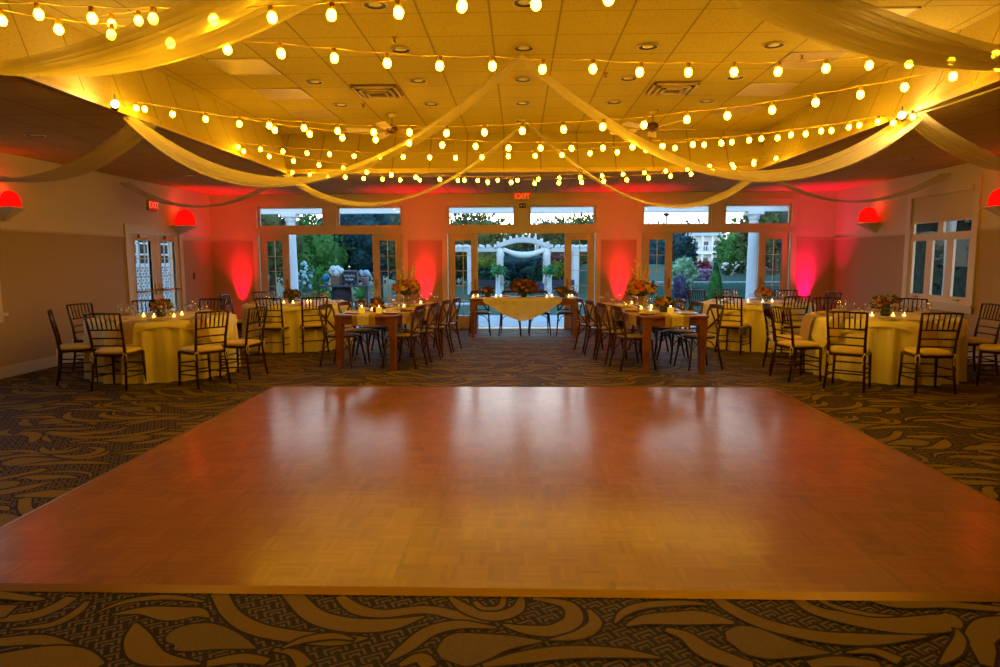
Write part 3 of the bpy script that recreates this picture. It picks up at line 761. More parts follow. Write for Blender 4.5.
# drapes that follow the lip towards the spotlight
swag('sheer_drape', (-3.84, 6.6, LZ-.02), (-3.84, 11.0, LZ-.02), .30, .06, .08, .16, DRAPE2, 'sheer drape running along the left ceiling lip towards the back', DG, tilt=(1, .05, .3), amp=.012, folds=4)
swag('sheer_drape', (3.88, 6.9, LZ-.01), (3.92, 2.6, LZ-.01), .03, .06, .06, .08, DRAPE2, 'sheer drape drawn tight along the right ceiling lip', DG, tilt=(1, .05, .3), amp=.008, folds=3)

# spotlights where the drapes are tied
SPOTL = emit('spot_lens', (1, .72, .30), 60)
def spot(p, d, lab, e):
    r = thing('spotlight', lab, 'spotlight', p, 0, 'small spotlights clipped to ceiling lip')
    d = Vector(d).normalized(); Q = d.to_track_quat('Z', 'Y').to_matrix().to_4x4()
    MB().lathe([(.018, -.07), (.034, -.06), (.036, .0), (.04, .03), (.036, .03), (.03, .01)], n=14, M=Q).build('lamp_housing', BLACK, r)
    MB().lathe([(.001, .012), (.026, .012), (.03, .016), (.001, .02)], n=14, M=Q).build('lens', SPOTL, r)
    MB().tube([(0, 0, 0), (0, 0, .05), (0, 0, .09)], .008).build('clamp_bracket', BLACK, r)
    l = bpy.data.lights.new('spot_beam', 'POINT'); l.energy = e; l.color = (1, .60, .16); l.shadow_soft_size = .04
    lo = bpy.data.objects.new('spot_beam', l); COL.objects.link(lo); lo.parent = r; lo.location = d*.07
pl = zc_point(115, 105, 6.0); pr = zc_point(902, 116, 6.5)
spot(pl, (.55, -.85, .15), 'small glaring spotlight clipped to left ceiling lip', 14)
spot(pr, (-.55, -.85, .15), 'small glaring spotlight clipped to right ceiling lip', 22)

# ================================================================== sconces, uplights, exit signs
def sconce(X, u, v0, v1, lab):
    s = 1 if X < 0 else -1
    Xs = X+s*.15; pb = atX(u, v1, Xs); pt = atX(u, v0, Xs); h = pt.z-pb.z
    r = thing('wall_sconce', lab, 'wall light', (X, pb.y, pb.z), 0 if X < 0 else PI, 'red wall sconces')
    w = h*.55
    m = MB(); m.lathe([(max(.001, w*math.sqrt(max(0, 1-(i/10)**2.6))), .02+h*i/10) for i in range(11)], (w*1.12, 0, 0), 20); m.build('lamp_shade', SCON, r)
    m = MB(); m.box((0, -w*1.25, -.0), (w*2.25, w*1.25, .022)); m.build('shelf', TRIM, r)
    m = MB(); m.add([(0, -w*.95, 0), (w*1.9, -w*.95, 0), (w*1.9, w*.95, 0), (0, w*.95, 0), (0, -.015, -.16), (.05, -.015, -.16), (.05, .015, -.16), (0, .015, -.16)],
        [(0, 1, 2, 3), (7, 6, 5, 4), (0, 4, 5, 1), (1, 5, 6, 2), (2, 6, 7, 3), (3, 7, 4, 0)]); m.build('bracket', TRIM, r)
    MB().ball((w*1.12, -w*.7, .05), .022, 8).build('lamp_bulb', emit('sconce_bulb', (1, .35, .1), 14), r)
    l = bpy.data.lights.new('sconce_glow', 'POINT'); l.energy = 3.2; l.color = (1, .05, .01); l.shadow_soft_size = .08
    lo = bpy.data.objects.new('sconce_glow', l); COL.objects.link(lo); lo.parent = r; lo.location = (w*1.12, 0, h*1.15)
sconce(XL, 12, 192, 209, 'red glowing wall sconce on a shelf, left wall nearest the camera')
sconce(XL, 183, 210, 227, 'red glowing wall sconce on left wall beyond the double door')
sconce(XR, 869.5, 208, 224, 'red glowing wall sconce on right wall beyond the window')
sconce(XR, 999, 190, 208, 'red glowing wall sconce at right picture edge, nearer than the window')

REDL = emit('uplight_lens', (1, .0, .03), 30)
def uplight(x, lab, e, col, y=None):
    y = y or YB-.30
    r = thing('uplight', lab, 'uplight', (x, y, 0), 0, 'red uplights on the floor along the back wall')
    M = Matrix.Translation((0, 0, .13)) @ Matrix.Rotation(rad(-5), 4, 'X')
    MB().lathe([(.05, -.10), (.075, -.08), (.08, .07), (.086, .07), (.086, .085), (.074, .085), (.07, .05)], n=20, M=M, caps=False).build('lamp_housing', BLACK, r)
    MB().lathe([(.001, .05), (.07, .05), (.07, .055), (.001, .057)], n=20, M=M).build('lens', REDL, r)
    for s in (-1, 1):
        MB().tube([(s*.09, 0, .13), (s*.10, 0, .05), (s*.08, 0, .012), (0, 0, .008)], .007, 6).build('yoke_arm', BLACK, r)
    for nm_, sz, en, bl, tl in (('red_beam', 29, e*.75, .6, -22), ('red_field', 64, e*.85, 1.0, 3)):
        l = bpy.data.lights.new(nm_, 'SPOT'); l.energy = en; l.color = col; l.spot_size = rad(sz); l.spot_blend = bl; l.shadow_soft_size = .04
        lo = bpy.data.objects.new(nm_, l); COL.objects.link(lo); lo.parent = r
        lo.matrix_local = Matrix.Translation((0, 0, .26)) @ Matrix.Rotation(rad(tl), 4, 'X') @ Matrix.Rotation(PI, 4, 'X')
uplight(-6.15, 'red uplight on the floor in the back left corner', 450, (1, .0, .025))
uplight(-2.06, 'red uplight on the floor between left and centre back doors', 450, (1, .0, .025))
uplight(2.20, 'red uplight on the floor between centre and right back doors', 450, (1, .0, .025))
uplight(6.20, 'pinkish red uplight on the floor in the back right corner', 500, (1, .0, .10))

def textobj(txt, size, mat, parent, loc, rot, name):
    c = bpy.data.curves.new(name, 'FONT'); c.body = txt; c.size = size; c.align_x = 'CENTER'; c.align_y = 'CENTER'; c.extrude = .002
    c.materials.append(mat); t = bpy.data.objects.new(name, c); COL.objects.link(t); bpy.context.view_layer.update()
    me = bpy.data.meshes.new_from_object(t.evaluated_get(bpy.context.evaluated_depsgraph_get())); bpy.data.objects.remove(t)
    o = bpy.data.objects.new(name, me); COL.objects.link(o); o.parent = parent; o.location = loc; o.rotation_euler = rot
    return o
p = atY(522.5, 196.5, YB)
r = thing('exit_sign', 'red EXIT sign with pale housing above the centre back door', 'exit sign', (p.x, YB, p.z))
MB().bevbox((-.15, -.06, -.09), (.15, 0, .09), .01).build('sign_housing', pbr('exit_housing', (.55, .42, .22), .5), r)
textobj('EXIT', .17, emit('exit_red', (1, .03, .005), 2.5), r, (0, -.064, -.0), (PI/2, 0, 0), 'sign_lettering')
p = atY(522.5, 205.8, YB)
r = thing('emergency_light', 'small dark emergency lamp unit directly under the centre EXIT sign', 'emergency light', (p.x, YB-.03, p.z))
MB().bevbox((-.07, -.05, -.05), (.07, 0, .045), .01).build('lamp_housing', pbr('emerg_dark', (.05, .03, .02), .5), r)
for s in (-1, 1): MB().lathe([(.001, 0), (.02, .0), (.02, .012)], (0, 0, 0), 10, M=Matrix.Translation((s*.03, -.05, 0)) @ Matrix.Rotation(PI/2, 4, 'X')).build('lamp_head', pbr('lamp_pale', (.7, .6, .5), .3), r)
p = atX(151, 205.5, XL)
r = thing('exit_sign', 'red EXIT sign on left wall above and left of the double door', 'exit sign', (XL, p.y, p.z), PI/2)
MB().bevbox((-.16, -.05, -.1), (.16, 0, .1), .01).build('sign_housing', pbr('exit_housing2', (.35, .26, .12), .5), r)
MB().box((-.14, -.056, -.08), (.14, -.05, .08)).build('sign_face', emit('exit_red_face', (1, .02, .005), .55), r)
textobj('EXIT', .16, emit('exit_red2', (1, .10, .04), 1.6), r, (0, -.058, 0), (PI/2, 0, 0), 'sign_lettering')

# ================================================================== chairs
def chiavari():
    r = thing('chiavari_chair', '', 'chair')
    W, D, SH = .195, .19, .43
    # seat frame (front at +y)
    m = MB(); m.bevbox((-W-.012, -D-.005, SH-.03), (W+.012, D+.012, SH), .008); m.build('seat', WOOD, r)
    # cushion
    m = MB(); n = 24; ringz = [(.92, .0), (1.0, .012), (1.0, .034), (.9, .046), (.5, .052)]; vs = []; fs = []
    for (sc, z) in ringz:
        for k in range(n):
            a = 2*PI*k/n; c_, s_ = math.cos(a), math.sin(a); e = .45
            vs.append((sc*(W+.012)*math.copysign(abs(c_)**e, c_), sc*(D+.012)*math.copysign(abs(s_)**e, s_), SH+z))
    for i in range(len(ringz)-1):
        for k in range(n): fs.append((i*n+k, i*n+(k+1) % n, (i+1)*n+(k+1) % n, (i+1)*n+k))
    fs += [tuple(reversed(range(n))), tuple(range((len(ringz)-1)*n, len(ringz)*n))]
    m.add(vs, fs, 0, True); cu = m.build('cushion', CUSH, r)
    for s in (-1, 1):
        m = MB(); x = s*W; y = -D-.02
        m.tube([(x-s*.02, y+.02, SH+.02), (x, y-.01, SH+.015), (x+s*.025, y, SH-.01), (x+s*.02, y-.01, SH-.09)], .006, 5)
        m.tube([(x, y-.01, SH+.015), (x-s*.02, y-.01, SH-.03), (x-s*.01, y-.015, SH-.11)], .006, 5)
        m.build('ribbon_tie', RIBBON, cu)
    # rear posts continue into the back
    for s in (-1, 1):
        m = MB(); x = s*(W-.005)
        pts = [(x+s*.02, -D-.05, 0), (x+s*.008, -D-.015, .22), (x, -D, SH), (x+s*.003, -D-.02, .60), (x+s*.012, -D-.06, .80), (x+s*.018, -D-.085, .92)]
        m.tube(pts, [.013, .016, .018, .016, .015, .013], 8)
        for z in (.16, .30, .62): 
            t = z; 
        m.build('leg', WOOD, r)
        m = MB(); m.tube([(s*(W+.008), D+.005, 0), (s*(W), D-.002, .22), (s*(W-.004), D-.005, SH-.02)], [.012, .016, .018], 8)
        m.build('leg', WOOD, r)
    for z, y in ((.915, -D-.084), (.72, -D-.042), (.62, -D-.024), (.53, -D-.012)):
        m = MB(); hw = W+.008 if z > .8 else W
        m.tube([(-hw, y, z), (-hw*.5, y-.008, z+.003), (0, y-.011, z+.004), (hw*.5, y-.008, z+.003), (hw, y, z)], .0115 if z > .8 else .0095, 7)
        ro = m.build('top_rail' if z > .8 else 'back_rail', WOOD, r)
        if z > .8: top = ro
    for k in range(6):
        x = -W+(k+1)*2*W/7
        MB().tube([(x*1.03, -D-.092, .912), (x*1.01, -D-.07, .82), (x, -D-.05, .722)], [.007, .0095, .007], 6).build('spindle', WOOD, top)
    for z in (.14, .25):
        for s in (-1, 1): MB().tube([(s*(W+.012), -D-.022, z+.02), (s*W, D, z)], .009, 6).build('stretcher', WOOD, r)
        MB().tube([(-W, D, z+.03), (W, D, z+.03)], .009, 6).build('stretcher', WOOD, r)
    MB().tube([(-W-.005, -D-.02, .20), (W+.005, -D-.02, .20)], .009, 6).build('stretcher', WOOD, r)
    return Proto(r)
CHI = chiavari()
def crossback():
    r = thing('cross_back_chair', '', 'chair')
    SH = .46; W, D = .20, .20
    m = MB(); n = 26; vs = []; fs = []; prof = [(.94, -.03), (1.0, -.02), (1.0, -.004), (.96, .0)]
    for (sc, z) in prof:
        for k in range(n):
            a = 2*PI*k/n; c_, s_ = math.cos(a), math.sin(a); e = .62
            w = (W+.015)*(1+.06*s_)
            vs.append((sc*w*math.copysign(abs(c_)**e, c_), sc*(D+.012)*math.copysign(abs(s_)**e, s_), SH+z))
    for i in range(len(prof)-1):
        for k in range(n): fs.append((i*n+k, i*n+(k+1) % n, (i+1)*n+(k+1) % n, (i+1)*n+k))
    fs += [tuple(reversed(range(n))), tuple(range((len(prof)-1)*n, len(prof)*n))]
    m.add(vs, fs, 0, True); st = m.build('seat', CHAIRW, r)
    m = MB(); m.lathe([(.0, 0)], n=3, caps=False) if False else None
    vs = [(.86*(W+.015)*math.copysign(abs(math.cos(2*PI*k/n))**.62, math.cos(2*PI*k/n)), .86*(D+.012)*math.copysign(abs(math.sin(2*PI*k/n))**.62, math.sin(2*PI*k/n)), SH+.004) for k in range(n)]
    vs2 = [(v[0]*.9, v[1]*.9, SH+.012) for v in vs]
    m.add(vs+vs2, [(k, (k+1) % n, n+(k+1) % n, n+k) for k in range(n)]+[tuple(range(n, 2*n))], 0, True); m.build('seat_pad', SEATP, st)
    for s in (-1, 1):
        m = MB(); x = s*.19
        m.tube([(x+s*.015, -D-.07, 0), (x, -D-.02, .24), (x-s*.005, -D+.01, SH-.02), (x, -D-.015, .62), (x+s*.002, -D-.05, .78), (x-s*.02, -D-.075, .865)], [.013, .016, .017, .016, .015, .014], 8)
        m.build('leg', CHAIRW, r)
        m = MB(); m.tube([(x+s*.03, D+.045, 0), (x+s*.008, D+.012, .2), (x-s*.01, D-.01, SH-.03)], [.012, .016, .019], 8); m.build('leg', CHAIRW, r)
        # bentwood side hoop
        m = MB(); m.tube([(x+s*.002, -D+.0, .26), (x, -D+.10, .38), (x-s*.002, 0, .425), (x, D-.10, .38), (x+s*.008, D+.008, .26)], .008, 6); m.build('hoop', CHAIRW, r)
    m = MB(); m.tube([(-.185, D+.008, .27), (-.12, D+.0, .38), (0, D-.005, .42), (.12, D, .38), (.185, D+.008, .27)], .008, 6); m.build('hoop', CHAIRW, r)
    # top rail: wide curved board
    m = MB(); vs = []; fs = []; K = 10
    for i in range(K+1):
        t = i/K*2-1; x = t*.178; y = -D-.072-.03*(1-t*t)
        dz = .012*(1-t*t)
        for (yy, zz) in ((-.009, -.03), (.009, -.03), (.009, .03), (-.009, .03)): vs.append((x, y+yy, .852+dz+zz))
    for i in range(K):
        for k in range(4): fs.append((i*4+k, i*4+(k+1) % 4, (i+1)*4+(k+1) % 4, (i+1)*4+k))
    fs += [(3, 2, 1, 0), tuple(range(K*4, K*4+4))]
    m.add(vs, fs); m.build('top_rail', CHAIRW, r)
    for s in (-1, 1):
        m = MB(); P = [(-s*.17, -D-.07, .83), (-s*.10, -D-.075, .74), (0, -D-.06-.006*s, .66), (s*.10, -D-.03, .57), (s*.165, -D+.005, .48)]
        vs = []; fs = []
        for i, p in enumerate(P):
            a = Vector(P[max(i-1, 0)]); b = Vector(P[min(i+1, 4)]); t = (b-a).normalized(); nr = Vector((0, 1, 0)); w = t.cross(nr).normalized()
            for (q, h) in ((-.014, -.005), (.014, -.005), (.014, .005), (-.014, .005)): vs.append(Vector(p)+w*q+nr*h)
        for i in range(4):
            for k in range(4): fs.append((i*4+k, i*4+(k+1) % 4, (i+1)*4+(k+1) % 4, (i+1)*4+k))
        fs += [(3, 2, 1, 0), (16, 17, 18, 19)]
        m.add(vs, fs); m.build('cross_slat', CHAIRW, r)
    MB().tube([(-.19, -D-.01, .50), (0, -D-.02, .49), (.19, -D-.01, .50)], .009, 6).build('back_rail', CHAIRW, r)
    return Proto(r)
CRO = crossback()
def seat_at(P, mid, face, lab, group, back=.24):
    """mid: floor midpoint of the rear feet; face: direction the sitter looks, degrees"""
    a = rad(face); f = Vector((math.cos(a), math.sin(a)))
    c = Vector(mid)+f*back
    return P.put((c.x, c.y, .004), a-PI/2, lab, group)
GR = 'dark chiavari chairs around the round tables'
def ch(mid, face, lab): seat_at(CHI, mid, face, 'dark chiavari chair with ivory cushion, '+lab, GR)
# front left round table
ch((-4.85, 7.64), 90, 'back to camera, left chair before front left round table')
ch((-3.71, 7.92), 146, 'turned left, right chair before front left round table')
ch((-3.43, 8.60), 170, 'seen side-on, right side of front left round table')
ch((-5.82, 8.15), 32, 'seen side-on, farthest left of all the chairs')
ch((-6.22, 9.30), -12, 'beside left wall behind the leftmost chair')
ch((-5.72, 10.12), -52, 'behind front left round table, below the lattice door')
ch((-4.86, 10.42), -92, 'behind front left round table, right of its flowers')
# front right round table
ch((3.77, 7.74), 54, 'back to camera, left chair before front right round table')
ch((4.71, 7.56), 84, 'back to camera, right chair before front right round table')
ch((3.32, 8.49), 11, 'seen side-on, left side of front right round table')
ch((3.42, 9.22), -8, 'behind the side-on chair left of front right round table')
ch((5.98, 7.98), 146, 'cut by the right picture edge')
ch((6.20, 8.92), 182, 'against right wall below the window frame')
ch((5.88, 10.18), -128, 'behind front right round table, below the window')
ch((4.76, 10.45), -90, 'behind front right round table, left of its flowers')
# back left round table
ch((-4.02, 10.62), 88, 'back to camera, left chair before back left round table')
ch((-3.36, 10.86), 122, 'back to camera, right chair before back left round table')
ch((-5.20, 11.72), 2, 'left side of back left round table, facing right')
ch((-4.92, 12.75), -45, 'behind back left round table at its left')
# back right round table
ch((3.38, 10.80), 50, 'back to camera, left chair before back right round table')
ch((4.46, 10.86), 98, 'back to camera, right chair before back right round table')
ch((3.45, 13.02), -62, 'behind back right round table, leftmost of the three there')
ch((4.08, 13.30), -86, 'behind back right round table, middle of the three there')
ch((5.12, 12.98), -125, 'behind back right round table, rightmost of the three there')
ch((5.62, 12.15), 192, 'right side of back right round table, facing left')
GC = 'brown cross-back chairs along the wooden tables'
RT = [(1.34, 9.25), (1.21, 9.85), (1.10, 10.44), (.99, 11.03)]
RO = [(2.78, 9.45), (2.66, 10.05), (2.55, 10.65), (2.43, 11.25)]
for k in range(4):
    seat_at(CRO, RT[k], 14, 'brown cross-back chair, aisle side of right wooden table, %s from its near end' % rn[k], GC, .27)
    seat_at(CRO, RO[k], 194, 'brown cross-back chair, outer side of right wooden table, %s from its near end' % rn[k], GC, .27)
    seat_at(CRO, (-RT[k][0]-.05, RT[k][1]+.15), 166, 'brown cross-back chair, aisle side of left wooden table, %s from its near end' % rn[k], GC, .27)
    seat_at(CRO, (-RO[k][0]-.03, RO[k][1]+.15), -14, 'brown cross-back chair, outer side of left wooden table, %s from its near end' % rn[k], GC, .27)
for k, (u, nm) in enumerate(((479, 'leftmost'), (511, 'second from left'), (539, 'second from right'), (568, 'rightmost'))):
    X = (u-519)/FPX*13.6
    seat_at(CRO, (X, 13.86), -90+(3, -2, 2, -3)[k], 'brown cross-back chair behind the lace-covered head table, %s of four' % nm, 'cross-back chairs behind the head table', .27)

# ================================================================== tables
TZ = .765
def draped(name, R, TZ, z0, mat, nfold, amp, flare, lab, cat, loc, seed):
    rnd = random.Random(seed); m = MB(); n = 168; vs = []; fs = []
    ph = [rnd.uniform(0, 6.28) for _ in range(4)]
    def wob(a): return .55*math.sin(nfold*a+ph[0]+1.2*math.sin(3*a+ph[1]))+.3*math.sin((nfold*2-3)*a+ph[2])+.15*math.sin(5*a+ph[3])
    prof = [(.0, 0, 0), (.5, 0, 0), (.97, 0, 0), (1.0, -.006, 0), (1.008, -.03, .15), (1.012, -.10, .55), (1.015, -.25, .85), (1.02, -.5, 1.0), (1.03, -(TZ-z0), 1.05)]
    vs.append((0, 0, TZ))
    for (rr, z, w) in prof[1:]:
        for k in range(n):
            a = 2*PI*k/n; q = R*rr*(1 if w == 0 else 1)+w*(amp*wob(a)+flare)
            vs.append((q*math.cos(a), q*math.sin(a), TZ+z))
    for k in range(n): fs.append((0, 1+k, 1+(k+1) % n))
    for i in range(len(prof)-2):
        for k in range(n): fs.append((1+i*n+k, 1+(i+1)*n+k, 1+(i+1)*n+(k+1) % n, 1+i*n+(k+1) % n))
    m.add(vs, fs, 0, True)
    o = m.build(name, mat, loc=loc); return tag(o, lab, cat, 'ivory cloths on the round tables')
def topper(R, z, S, loc, rot, lab):
    """square overlay whose four corners hang down over the round edge"""
    m = MB(); n = 36; vs = []; fs = []
    for i in range(n+1):
        for j in range(n+1):
            x = (i/n*2-1)*S; y = (j/n*2-1)*S; r_ = math.hypot(x, y)
            if r_ <= R: vs.append((x, y, z))
            else:
                e = r_-R; a = math.atan2(y, x); rr = R+.022+.03*min(1, e*3)+.026*math.sin(21*a)*min(1, e*4)
                vs.append((rr*math.cos(a), rr*math.sin(a), z-e*.97))
    for i in range(n):
        for j in range(n): a = i*(n+1)+j; fs.append((a, a+n+1, a+n+2, a+1))
    m.add(vs, fs, 0, True); return tag(m.build('table_overlay', pbr('overlay_cloth', (.92, .84, .50), .7), loc=loc, rz=rot), lab, 'tablecloth', 'square overlays on the round tables')
TBL = [('front left', (-4.88, 9.0), .9), ('front right', (4.85, 9.0), .9), ('back left', (-3.95, 11.8), .9), ('back right', (4.2, 11.85), .9)]
def round_table(nm, c, R):
    r = thing('round_table', 'round banquet table hidden under ivory cloths, '+nm, 'table', (c[0], c[1], 0), 0, 'round banquet tables')
    MB().lathe([(R-.01, TZ-.03), (R, TZ-.025), (R, TZ-.008), (R-.01, TZ-.004)], n=48).build('tabletop', FARM, r)
    for k in range(4):
        a = PI/4+k*PI/2; MB().tube([(.45*math.cos(a), .45*math.sin(a), TZ-.03), (.55*math.cos(a), .55*math.sin(a), .005)], .016, 8).build('leg', BLACK, r)
for i, (nm, c, R) in enumerate(TBL):
    round_table(nm, c, R)
    draped('tablecloth', R, TZ+.002, .006, CLOTH, 23, .062, .0, 'floor-length ivory cloth on the %s round table' % nm, 'tablecloth', (c[0], c[1], 0), i+3)
    topper(R+.012, TZ+.006, .98, (c[0], c[1], 0), (rad(28), rad(62), rad(20), rad(64))[i], 'square ivory overlay with corner points on the %s round table' % nm)

def farm_table(name, L, W, loc, rz, lab, h=.76):
    r = thing(name, lab, 'table', (loc[0], loc[1], 0), rz, 'long brown wooden tables')
    m = MB(); nb = 5
    m.bevbox((-W/2, -L/2, h-.035), (W/2, L/2, h), .006); m.build('tabletop', FARM, r)
    i = .05
    for s in (-1, 1):
        MB().box((s*(W/2-i)-.011, -L/2+.1, h-.135), (s*(W/2-i)+.011, L/2-.1, h-.035)).build('apron', FARM, r)
        MB().box((-W/2+.1, s*(L/2-i)-.011, h-.135), (W/2-.1, s*(L/2-i)+.011, h-.035)).build('apron', FARM, r)
        for t in (-1, 1):
            x, y = s*(W/2-.065), t*(L/2-.065); m = MB(); vs = []
            for (hw, z) in ((.032, .004), (.05, h-.15), (.05, h-.035)):
                vs += [(x-hw, y-hw, z), (x+hw, y-hw, z), (x+hw, y+hw, z), (x-hw, y+hw, z)]
            fs = [(3, 2, 1, 0), (8, 9, 10, 11)]
            for q in range(2):
                for k in range(4): fs.append((q*4+k, q*4+(k+1) % 4, q*4+4+(k+1) % 4, q*4+4+k))
            m.add(vs, fs); m.build('leg', FARM, r)
    return r
HT = .775
TR = farm_table('farm_table', 2.44, .92, (1.90, 10.14), rad(10), 'long brown wooden table reaching back from the right side of the aisle', HT)
TL = farm_table('farm_table', 2.44, .92, (-1.93, 10.32), rad(-10), 'long brown wooden table reaching back from the left side of the aisle', HT)
TH_ = farm_table('farm_table', .76, 2.14, (.10, 13.36), 0, 'brown wooden head table across the centre doorway, under lace', HT)

def runner(name, M, w, y0, y1, drop0, drop1, mat, lab, z, extra=.0, cat='table runner', grp=None, wav=.006):
    """cloth strip along local y on a table top, hanging over the ends by drop"""
    P = []
    n0 = 5
    for k in range(n0+1): P.append((y0-.012-extra, z-drop0*(1-k/n0)))
    P.append((y0+.01, z+.004))
    for k in range(1, 12): P.append((y0+(y1-y0)*k/12, z+.004))
    P.append((y1-.01, z+.004))
    for k in range(n0+1): P.append((y1+.012+extra, z-drop1*k/n0))
    m = MB(); K = 8; vs = []; fs = []
    for i, (y, zz) in enumerate(P):
        for k in range(K+1):
            x = (k/K-.5)*w; hang = max(0, z-zz)
            vs.append(M @ Vector((x*(1+.0*hang), y+(-1 if y < 0 else 1)*wav*math.sin(k*2.1)*min(1, hang*8), zz+.0015*math.sin(k*1.7+i))))
    for i in range(len(P)-1):
        for k in range(K): a = i*(K+1)+k; fs.append((a, a+1, a+K+2, a+K+1))
    m.add(vs, fs, 0, True)
    return tag(m.build(name, mat), lab, cat, grp)
MR = Matrix.Translation((1.90, 10.14, 0)) @ Matrix.Rotation(rad(10), 4, 'Z')
ML = Matrix.Translation((-1.93, 10.32, 0)) @ Matrix.Rotation(rad(-10), 4, 'Z')
GRN = 'burlap and lace runners on the wooden tables'
runner('table_runner', MR, .34, -1.22, 1.22, .15, .15, BURLAP, 'burlap runner down the middle of right wooden table', HT, grp=GRN)
runner('lace_runner', MR, .17, -1.235, 1.235, .14, .14, LACE, 'narrow lace strip over the burlap on right wooden table', HT+.005, .002, grp=GRN)
runner('table_runner', ML, .34, -1.22, 1.22, .15, .15, BURLAP, 'burlap runner down the middle of left wooden table', HT, grp=GRN)
runner('lace_runner', ML, .17, -1.235, 1.235, .14, .14, LACE, 'narrow lace strip over the burlap on left wooden table', HT+.005, .002, grp=GRN)
# burlap placemat cloths hanging over the aisle sides of the wooden tables
for M, s, nm in ((MR, 1, 'right'), (ML, -1, 'left')):
    for k, yy in enumerate((-.80, .15)):
        q = M @ Matrix.Translation((-.235*s, yy, 0)) @ Matrix.Rotation(PI/2*s, 4, 'Z')
        runner('burlap_placemat', q, .34, -.05, .225, .0, .15, BURLAP, 'burlap cloth hanging over the aisle edge of %s wooden table, %s one' % (nm, ('near', 'far')[k]), HT, cat='placemat', grp='burlap cloths on the wooden tables')
# lace overlay on head table: triangular front drop with scalloped hem
m = MB(); n = 40; vs = []; fs = []; xa, xb = -.70, .84; yf, yb = 12.975, 13.745
rows = [0, .04, .3, .6, 1]
for i in range(n+1):
    t = i/n; x = xa+(xb-xa)*t
    drop = .05+.38*(1-abs(2*t-1)**1.45)+.016*abs(math.sin(t*PI*14))
    pts = [(yb+.01, HT-.12), (yb, HT+.006), ((yf+yb)/2, HT+.006), (yf+.01, HT+.006), (yf-.008, HT-.004)]
    for q in (.15, .35, .55, .8, 1): pts.append((yf-.012-.012*math.sin(i*1.1)*q, HT-drop*q))
    for (y, z) in pts: vs.append((x, y, z))
R_ = len(pts)
for i in range(n):
    for k in range(R_-1): a = i*R_+k; fs.append((a, a+R_, a+R_+1, a+1))
mm_ = MB(); mm_.add(vs, fs, 0, True)
tag(mm_.build('lace_tablecloth', LACE), 'scalloped lace cloth hanging in a curve from the head table', 'tablecloth')

# ================================================================== table settings
def wineglass():
    r = thing('wine_glass', '', 'glass')
    m = MB(); m.lathe([(.032, .0), (.032, .002), (.006, .006), (.004, .02), (.004, .075), (.012, .085), (.030, .105), (.036, .135), (.034, .165), (.029, .19), (.0165, .19), (.032, .165), (.034, .135), (.028, .107), (.008, .09)], n=14, caps=False)
    m.build('glass_body', WGLASS, r); return Proto(r)
def tumbler():
    r = thing('water_goblet', '', 'glass')
    m = MB(); m.lathe([(.034, 0), (.034, .002), (.008, .008), (.006, .03), (.03, .055), (.038, .09), (.037, .13), (.0355, .13), (.036, .09), (.026, .057)], n=14, caps=False)
    m.build('glass_body', WGLASS, r); 
    return Proto(r)
WG, GB = wineglass(), tumbler()
def flute_napkin():
    r = thing('folded_napkin', '', 'napkin')
    m = MB(); m.bevbox((-.05, -.09, 0), (.05, .09, .02), .006); m.build('napkin_cloth', pbr('napkin_cream', (.66, .50, .30), .85), r); return Proto(r)
NK = flute_napkin()
def plate():
    r = thing('dinner_plate', '', 'plate')
    m = MB(); m.lathe([(.07, 0), (.115, .008), (.135, .016), (.133, .018), (.11, .011), (.07, .004), (.0005, .004)], n=28); m.build('plate_body', pbr('plate_white', (.8, .78, .74), .15), r); return Proto(r)
PT = plate()
def votive():
    r = thing('votive_candle', '', 'candle')
    MB().lathe([(.025, 0), (.03, .004), (.033, .055), (.030, .055), (.016, .006)], n=14, caps=False).build('glass_cup', WGLASS, r)
    MB().lathe([(.0005, .004), (.024, .004), (.025, .032), (.0005, .034)], n=12).build('candle_wax', emit('wax_glow', (1, .5, .1), 3), r)
    MB().ball((0, 0, .045), (.006, .006, .013), 8).build('flame', FLAME, r); return Proto(r)
VT = votive()
def pillar():
    r = thing('pillar_candle', '', 'candle')
    MB().lathe([(.0, 0), (.042, 0), (.043, .004), (.043, .08), (.04, .086), (.02, .08), (.001, .079)], n=20, caps=False).build('candle_wax', CANDLE, r)
    MB().ball((0, 0, .098), (.007, .007, .016), 8).build('flame', FLAME, r)
    MB().tube([(0, 0, .078), (0, 0, .09)], .0015, 5).build('wick', BLACK, r); return Proto(r)
PC = pillar()
PET = {'peach': pbr('petal_peach', (.75, .30, .10), .7), 'orange': pbr('petal_orange', (.80, .16, .02), .7), 'cream': pbr('petal_cream', (.78, .55, .28), .7),
       'blush': pbr('petal_blush', (.66, .26, .16), .7), 'burg': pbr('petal_burgundy', (.28, .05, .03), .7), 'brown': pbr('petal_bronze', (.33, .13, .05), .7), 'gold': pbr('petal_gold', (.75, .42, .04), .7)}
LEAFM = mat_leaf('bouquet_leaf', (.03, .06, .015), (.12, .16, .05))
VASEM = pbr('vase_ceramic', (.30, .20, .10), .4); VGL = pbr('vase_dark_glass', (.05, .05, .04), .1)
def rose(mb, c, r):
    """layered petals around a core"""
    mb.ball(c, (r*.55, r*.55, r*.6), 8, jit=.08)
    for ring, (rr, zz, n) in enumerate(((.62, .15, 4), (.9, -.1, 6))):
        for k in range(n):
            a = 2*PI*k/n+ring*.5+random.random()*.4; cx_, cy_ = math.cos(a), math.sin(a)
            p = Vector(c)+Vector((cx_*r*rr*.75, cy_*r*rr*.75, zz*r)); t = Vector((-cy_, cx_, 0)); u = Vector((cx_*.35, cy_*.35, .94))
            w = r*.5; h = r*.62
            mb.add([p-t*w-u*h*.5, p+t*w-u*h*.5, p+t*w*1.1+u*h*.3, p+u*h*.75+Vector((cx_, cy_, 0))*r*.15, p-t*w*1.1+u*h*.3], [(0, 1, 2, 3, 4)], 0, False)
